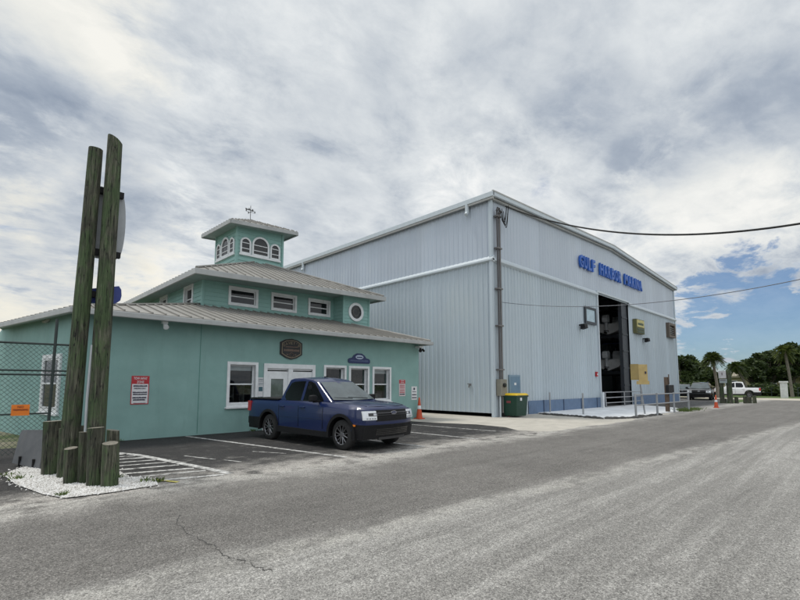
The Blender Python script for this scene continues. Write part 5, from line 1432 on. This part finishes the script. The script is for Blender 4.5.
def palm(loc, hgt, label, seed, leaf=palm_leaf, fl=1.7, lean=(0, 0), nf=34):
    rn_ = random.Random(seed); T = Thing('palm_tree', label, 'palm tree', loc, 0, 'palms beyond the parked cars', world=False)
    top = Vector((lean[0], lean[1], hgt))
    T.part('trunk', MB().tube([(0, 0, 0), (lean[0]*.25, lean[1]*.25, hgt*.4), tuple(top)], [.2, .15, .16], 9), palm_bark)
    mb = MB()
    for k_ in range(nf):
        a = 2*PI*k_*.382+rn_.uniform(-.2, .2); el_ = rn_.uniform(-.9, 1.3); d_ = Vector((math.cos(a)*math.cos(el_), math.sin(a)*math.cos(el_), math.sin(el_)))
        side_ = d_.cross(UZ).normalized(); pts = []
        Ls = fl*rn_.uniform(.8, 1.1)
        for i in range(7):
            t = i/6; pts.append(top + d_*Ls*t - UZ*Ls*.55*t*t)
        mb.tube(pts[:5], [.03, .025, .02, .015, .01], 4, smooth=False)
        for i in range(2, 7):
            for s_ in (-1, 1):
                for j in range(2):
                    p = pts[i].lerp(pts[i-1], j*.5); tip = p + side_*s_*Ls*.36*(1.1-i/9) + d_*Ls*.22 - UZ*Ls*.12*rn_.uniform(.4, 1.4)
                    w_ = d_*.085
                    mb.add([p-w_, p+w_, tip], [(0, 1, 2)])
    T.part('crown', mb, leaf, fix=False); return T
def at_dist(x, y_, D): d = ray(x, y_); d2 = Vector((d.x, d.y, 0)).normalized(); return Vector((d2.x*D, d2.y*D, 0))
def px_h(x, ytop, D):   # real height of something reaching pixel row ytop at ground distance D
    d = ray(x, ytop); return H + d.z/math.hypot(d.x, d.y)*D
def tree_at(x, ytop, wpx, D, label, seed, **kw):
    p = at_dist(x, 390, D); h_ = px_h(x, ytop, D); sp = wpx/2*D/F_*1.0
    return broad_tree(tuple(p), h_*1.03, sp, label, seed, **kw)
tree_at(682, 356, 34, 74, 'dark leafy tree rising just past the warehouse corner', 1, leaf=oak_leaf, count=4500, size=.30)
tree_at(697, 360, 26, 80, 'rounded dark green tree left of the slim palm', 2, leaf=bush_leaf, count=3500, size=.32)
tree_at(709, 366, 20, 84, 'low dark tree behind the slim palm', 8, leaf=oak_leaf, count=2500, size=.34)
tree_at(733, 372, 26, 110, 'far low green tree above the beige house roof', 3, leaf=bush_leaf, count=3000, size=.4)
tree_at(752, 360, 28, 82, 'dark open tree right of the beige house', 4, leaf=oak_leaf, count=3600, size=.3)
tree_at(772, 350, 36, 84, 'large dense dark oak between the house and the pale palm', 5, leaf=oak_leaf, count=7000, size=.3)
tree_at(794, 344, 40, 88, 'tallest dark oak at the right end of the tree row', 6, leaf=oak_leaf, count=7000, size=.32)
tree_at(830, 350, 50, 90, 'broad oak at the far right beyond the pale palm', 7, leaf=oak_leaf, count=5000, size=.34)
for i, (x, yt, wp, D, lab) in enumerate(((692, 380, 24, 70, 'dark rounded bush behind the black car'), (763, 381, 26, 80, 'dark bush under the oaks left of the white pillar'), (779, 384, 24, 78, 'low bush behind the white pillar'), (797, 384, 24, 80, 'low bush right of the pale palm trunk'))):
    p = at_dist(x, 390, D); rn_ = random.Random(40+i); T = Thing('bush', lab, 'bush', tuple(p), 0, 'bushes under the far trees', world=False)
    h_ = px_h(x, yt, D); w_ = wp/2*D/F_; mb = MB(); leaf_cloud(mb, [(Vector((rn_.uniform(-.6, .6)*w_, rn_.uniform(-.6, .6)*w_, h_*rn_.uniform(.3, .62))), w_*.55) for _ in range(7)], 2600, .26, rn_)
    st_ = MB()
    for k_ in range(5): st_.tube([(0, 0, 0), (rn_.uniform(-.5, .5)*w_, rn_.uniform(-.5, .5)*w_, h_*.6)], [.06, .02], 5)
    T.part('stem', st_, bark); T.part('foliage', mb, oak_leaf if i % 2 else bush_leaf, fix=False)
pp_ = at_dist(718, 390, 64); palm(tuple(pp_), px_h(714, 357, 64), 'slim palm with a dark drooping head behind the far sign', 1, palm_leaf, 1.15, (-.1, .35), 80)
pp_ = at_dist(792, 390, 74); palm(tuple(pp_), px_h(790, 350, 74), 'pale green palm before the oaks, its trunk beside the white pillar', 2, pale_palm_leaf, 1.25, (0, 0.4), 70)
pp_ = at_dist(748, 390, 76); palm(tuple(pp_), px_h(740, 366, 76), 'leaning palm with spread fronds left of the dark oaks', 3, palm_leaf, 1.25, (-.3, 1.0), 64)
# far house
hp = at_dist(738, 390, 98)
ho = Thing('beige_house', 'low beige house with a flat pale roof beyond the white pickup', 'house', tuple(hp), R(8), world=False)
ho.part('wall', MB().box((-4, -8, 0), (4, 12, 2.7)), mat('beige_stucco', (.42, .36, .24), .8))
ho.part('roof', MB().extrude([(-4.6, -8.6, 2.7), (4.6, -8.6, 2.7), (4.6, -8.6, 3.0), (0, -8.6, 3.7), (-4.6, -8.6, 3.0)], (0, 21.2, 0)), mat('tan_roof', (.33, .29, .22), .7))
for yy in (-5, 0, 6):
    w_ = ho.part('window', MB().ring([(-4.02, yy, .9), (-4.02, yy+1.5, .9), (-4.02, yy+1.5, 2.1), (-4.02, yy, 2.1)], [(-4.02, yy-.1, .8), (-4.02, yy+1.6, .8), (-4.02, yy+1.6, 2.2), (-4.02, yy-.1, 2.2)], (-.06, 0, 0)), white)
    ho.part('pane', MB().quad((-4.04, yy, .9), (-4.04, yy+1.5, .9), (-4.04, yy+1.5, 2.1), (-4.04, yy, 2.1)), glass_dark, w_)
hp = at_dist(776, 390, 104)
ho = Thing('tan_house', 'small tan house glimpsed between the dark trees', 'house', tuple(hp), R(20), world=False)
ho.part('wall', MB().box((-3, -4, 0), (3, 5, 2.6)), mat('beige_stucco', (.42, .36, .24), .8)); ho.part('roof', MB().extrude([(-3.6, -4.6, 2.6), (3.6, -4.6, 2.6), (0, -4.6, 4.0)], (0, 10.2, 0)), mat('tan_roof', (.33, .29, .22), .7))
# white pillar at the road end
pp_ = at_dist(784, 390, 68.5)
t = Thing('white_pillar', 'square white masonry pillar on the grass at the road end', 'pillar', tuple(pp_), R(10), world=False)
t.part('shaft', MB().box((-.32, -.32, 0), (.32, .32, 1.75)), mat('white_masonry', (.62, .62, .6), .8, dirt=.3)); bevel(t.part('cap', MB().box((-.4, -.4, 1.75), (.4, .4, 1.92)), mat('white_masonry', (.62, .62, .6))), .03)
# low garden fence beyond the lawn
t = Thing('garden_fence', 'thin dark garden fence along the far lawn', 'fence', (76, 0, 0))
for k_ in range(14): t.part('post', MB().tube([(76, -12+2.6*k_, 0), (76, -12+2.6*k_, 1.2)], .05, 6), fence_dark)
for z in (.5, 1.1): t.part('rail', MB().tube([(76, -12, z), (76, 21.8, z)], .03, 5), fence_dark)
# far marina sign on pilings
D = 46.
A1 = at_dist(722.3, 400, D); A2 = at_dist(730.2, 400, D)
h1 = px_h(722, 379, D); h2 = px_h(730, 370.5, D)
piling('timber_pole', tuple(A1), (A1.x, A1.y, h1), .17, .15, 'dark far sign pole, shorter left one of two beside the white pickup', 'pole', 'far timber sign poles', seed=31)
piling('timber_pole', tuple(A2), (A2.x, A2.y, h2), .21, .18, 'dark far sign pole, thick taller right one beside the white pickup', 'pole', 'far timber sign poles', seed=32)
zt_, zm_, zb2 = px_h(723, 371, D), px_h(723, 378.3, D), px_h(723, 383, D)
e1 = at_dist(720, 400, D-.35); e2 = at_dist(727.6, 400, D-.35)
dv = (e2-e1); nv = Vector((dv.y, -dv.x, 0)).normalized()*-.06
t = Thing('roadside_sign', 'pale grey square sign with smaller board below on the far poles', 'sign', tuple(e1))
t.part('panel', MB().obox(e1+UZ*zm_, dv, nv, UZ*(zt_-zm_)), mat('pale_grey_sign', (.5, .49, .5), .5))
t.part('lower_board', MB().obox(e1+dv*.08+UZ*zb2, dv*1.0, nv, UZ*(zm_-zb2-.06)), mat('grey_green_sign', (.28, .32, .32), .5))
mb = MB(); mb.obox(e1+dv*.42+UZ*(zm_+.25)-nv*.3, dv*.12, nv*.2, UZ*.22); mb.obox(e1+dv*.2+UZ*(zb2+.2)-nv*.3, dv*.7, nv*.2, UZ*.07); t.part('lettering', mb, mat('dim_ink', (.15, .12, .13), .6))
for i, (x, yb, yt, r_, lab) in enumerate(((724.5, 402.5, 398.5, .13, 'short dark stump at the foot of the left far pole'), (736.5, 402, 397, .12, 'short dark stump just right of the thick far pole'), (745.5, 401.5, 396.5, .14, 'short dark stump in front of the white pickup rear wheel'), (749.5, 401.8, 397.3, .14, 'short dark stump beside the white pickup rear wheel'), (754.5, 401, 396, .12, 'short dark stump below the white pickup tailgate'))):
    p = at_dist(x, 400, D+.4*i); piling('timber_stump', tuple(p), (p.x, p.y, px_h(x, yt, D)), r_*1.2, r_*1.1, lab, 'stump', 'far timber stumps', seed=50+i)
# ------------------------------------------------------------------ sky and sun
SUN_AZ, SUN_EL = R(-28), R(68)        # azimuth measured from +Y toward +X
w = bpy.data.worlds.new('World'); scene.world = w; w.use_nodes = True
nt = w.node_tree
for n_ in list(nt.nodes): nt.nodes.remove(n_)
out = nt.nodes.new('ShaderNodeOutputWorld')
sky = N(nt, 'ShaderNodeTexSky', sky_type='NISHITA'); sky.sun_disc = False; sky.sun_elevation = SUN_EL; sky.sun_rotation = SUN_AZ
sky.air_density = 1.0; sky.dust_density = .6; sky.ozone_density = 1.5
bg1 = N(nt, 'ShaderNodeBackground'); bg1.inputs[1].default_value = .085
L(nt, mix(nt, 1.0, sky.outputs[0], (.66, .88, 1.12), 'MULTIPLY'), bg1.inputs[0])
gen = N(nt, 'ShaderNodeTexCoord').outputs['Generated']
nm = N(nt, 'ShaderNodeVectorMath', operation='NORMALIZE'); L(nt, gen, nm.inputs[0]); dirv = nm.outputs[0]
sp = N(nt, 'ShaderNodeSeparateXYZ'); L(nt, dirv, sp.inputs[0])
zc = mth(nt, 'MAXIMUM', sp.outputs[2], 0.0); den = mth(nt, 'ADD', zc, .24)
cb = N(nt, 'ShaderNodeCombineXYZ'); L(nt, mth(nt, 'DIVIDE', sp.outputs[0], den), cb.inputs[0]); L(nt, mth(nt, 'DIVIDE', sp.outputs[1], den), cb.inputs[1]); cb.inputs[2].default_value = 0.3
# slight shear of the cloud deck: banks run across the view
rot = N(nt, 'ShaderNodeMapping'); L(nt, cb.outputs[0], rot.inputs[0]); rot.inputs['Rotation'].default_value = (0, 0, R(20)); rot.inputs['Scale'].default_value = (1.25, 1.6, 1)
P = rot.outputs[0]
n1 = noise(nt, P, 1.15, 9, .58, .35)
n2 = noise(nt, P, 3.6, 9, .64, .3)
n4 = noise(nt, P, 10, 7, .62, .4)
nb = noise(nt, P, 1.9, 7, .6, .9)
def lobe(px, py, rad_in, rad_out, amp):
    d = ray(px, py).normalized()
    dp = N(nt, 'ShaderNodeVectorMath', operation='DOT_PRODUCT'); L(nt, dirv, dp.inputs[0]); dp.inputs[1].default_value = d
    # the cloud noise frays the lobe's outline
    k_ = 1-math.cos(R(rad_out))
    v = mth(nt, 'ADD', dp.outputs['Value'], mth(nt, 'MULTIPLY_ADD', n2, 2.4*k_, -1.2*k_))
    return smooth(nt, v, math.cos(R(rad_out)), math.cos(R(rad_in)), 0, amp)
def total(ls):
    a = ls[0]
    for b_ in ls[1:]: a = mth(nt, 'ADD', a, b_)
    return a
bright = total([lobe(45, 4, 1, 8, .20), lobe(65, 290, 3, 18, .25), lobe(330, 170, 3, 20, .09), lobe(520, 225, 2, 13, .16), lobe(700, 215, 2, 11, .20), lobe(735, 355, 2, 7, .12), lobe(150, 110, 3, 11, .07),
                lobe(30, 190, 2, 12, -.33), lobe(10, 95, 1, 8, -.18), lobe(600, 182, .5, 5, -.10), lobe(645, 168, .5, 5, -.15), lobe(690, 150, .5, 4.5, -.13), lobe(735, 130, .5, 4.5, -.12), lobe(790, 105, .5, 6, -.14), lobe(580, 100, 1, 6, -.08),
                lobe(345, 35, 2, 9, -.07), lobe(325, 222, 1, 7, -.13), lobe(115, 215, 1, 7, -.16), lobe(420, 60, 1, 9, -.08), lobe(560, 30, 1, 9, -.05), lobe(240, 150, 1, 6, -.05)])
v = mth(nt, 'ADD', mth(nt, 'MULTIPLY_ADD', n1, 1.1, .035), mth(nt, 'MULTIPLY_ADD', n2, .56, -.28))
v = mth(nt, 'ADD', v, mth(nt, 'MULTIPLY_ADD', n4, .22, -.11))
v = mth(nt, 'ADD', v, bright)
cl = ramp(nt, v, [(.08, (.21, .265, .36)), (.36, (.39, .445, .525)), (.52, (.57, .615, .665)), (.70, (.73, .765, .79)), (.92, (.92, .93, .925))])
warm = total([lobe(30, 300, 2, 18, .6), lobe(50, 5, 1, 12, .30), lobe(720, 205, 2, 12, .16)])
wm = mth(nt, 'MULTIPLY', mth(nt, 'MINIMUM', warm, 1.0), smooth(nt, v, .45, .8))
cl = mix(nt, wm, cl, (.92, .86, .70))
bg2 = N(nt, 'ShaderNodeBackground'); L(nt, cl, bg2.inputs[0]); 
# unseen cloud deck behind, left and overhead, brightened to add fill on walls
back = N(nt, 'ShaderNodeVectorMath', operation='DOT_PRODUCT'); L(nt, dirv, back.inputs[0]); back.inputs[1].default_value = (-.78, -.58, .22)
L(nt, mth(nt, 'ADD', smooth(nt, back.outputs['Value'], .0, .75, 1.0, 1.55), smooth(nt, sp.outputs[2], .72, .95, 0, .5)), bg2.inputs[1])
blue = total([lobe(760, 335, 2, 11, .44), lobe(735, 305, 1, 7, .22), lobe(690, 345, 1, 6, .22), lobe(520, 185, 2, 6, .20), lobe(790, 345, 1, 7, .35), lobe(355, 222, .8, 5.5, .16), lobe(20, 215, 1, 7, .14), lobe(610, 280, 1, 5, .1), lobe(720, 255, 1, 4, .1)])
bm_ = smooth(nt, mth(nt, 'ADD', mth(nt, 'MULTIPLY_ADD', nb, 1.25, -.62), blue), .24, .62, 0, .85)
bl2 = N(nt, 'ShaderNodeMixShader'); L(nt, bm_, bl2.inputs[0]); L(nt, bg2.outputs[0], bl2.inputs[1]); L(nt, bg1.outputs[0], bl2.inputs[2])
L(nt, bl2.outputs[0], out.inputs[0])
sl = bpy.data.lights.new('sun', 'SUN'); sl.energy = 2.0; sl.angle = R(12); sl.color = (1, .95, .86)
so = bpy.data.objects.new('sun', sl); COL.objects.link(so)
sd = Vector((math.sin(SUN_AZ)*math.cos(SUN_EL), math.cos(SUN_AZ)*math.cos(SUN_EL), math.sin(SUN_EL)))
so.rotation_euler = (-sd).to_track_quat('-Z', 'Y').to_euler()
scene.render.engine = 'CYCLES'; scene.cycles.use_denoising = True; scene.cycles.max_bounces = 6
scene.cycles.denoising_prefilter = 'ACCURATE'
scene.view_settings.view_transform = 'Standard'; scene.view_settings.look = 'None'
scene.view_settings.exposure = 0.0; scene.view_settings.gamma = 1.0; scene.view_settings.use_curve_mapping = False
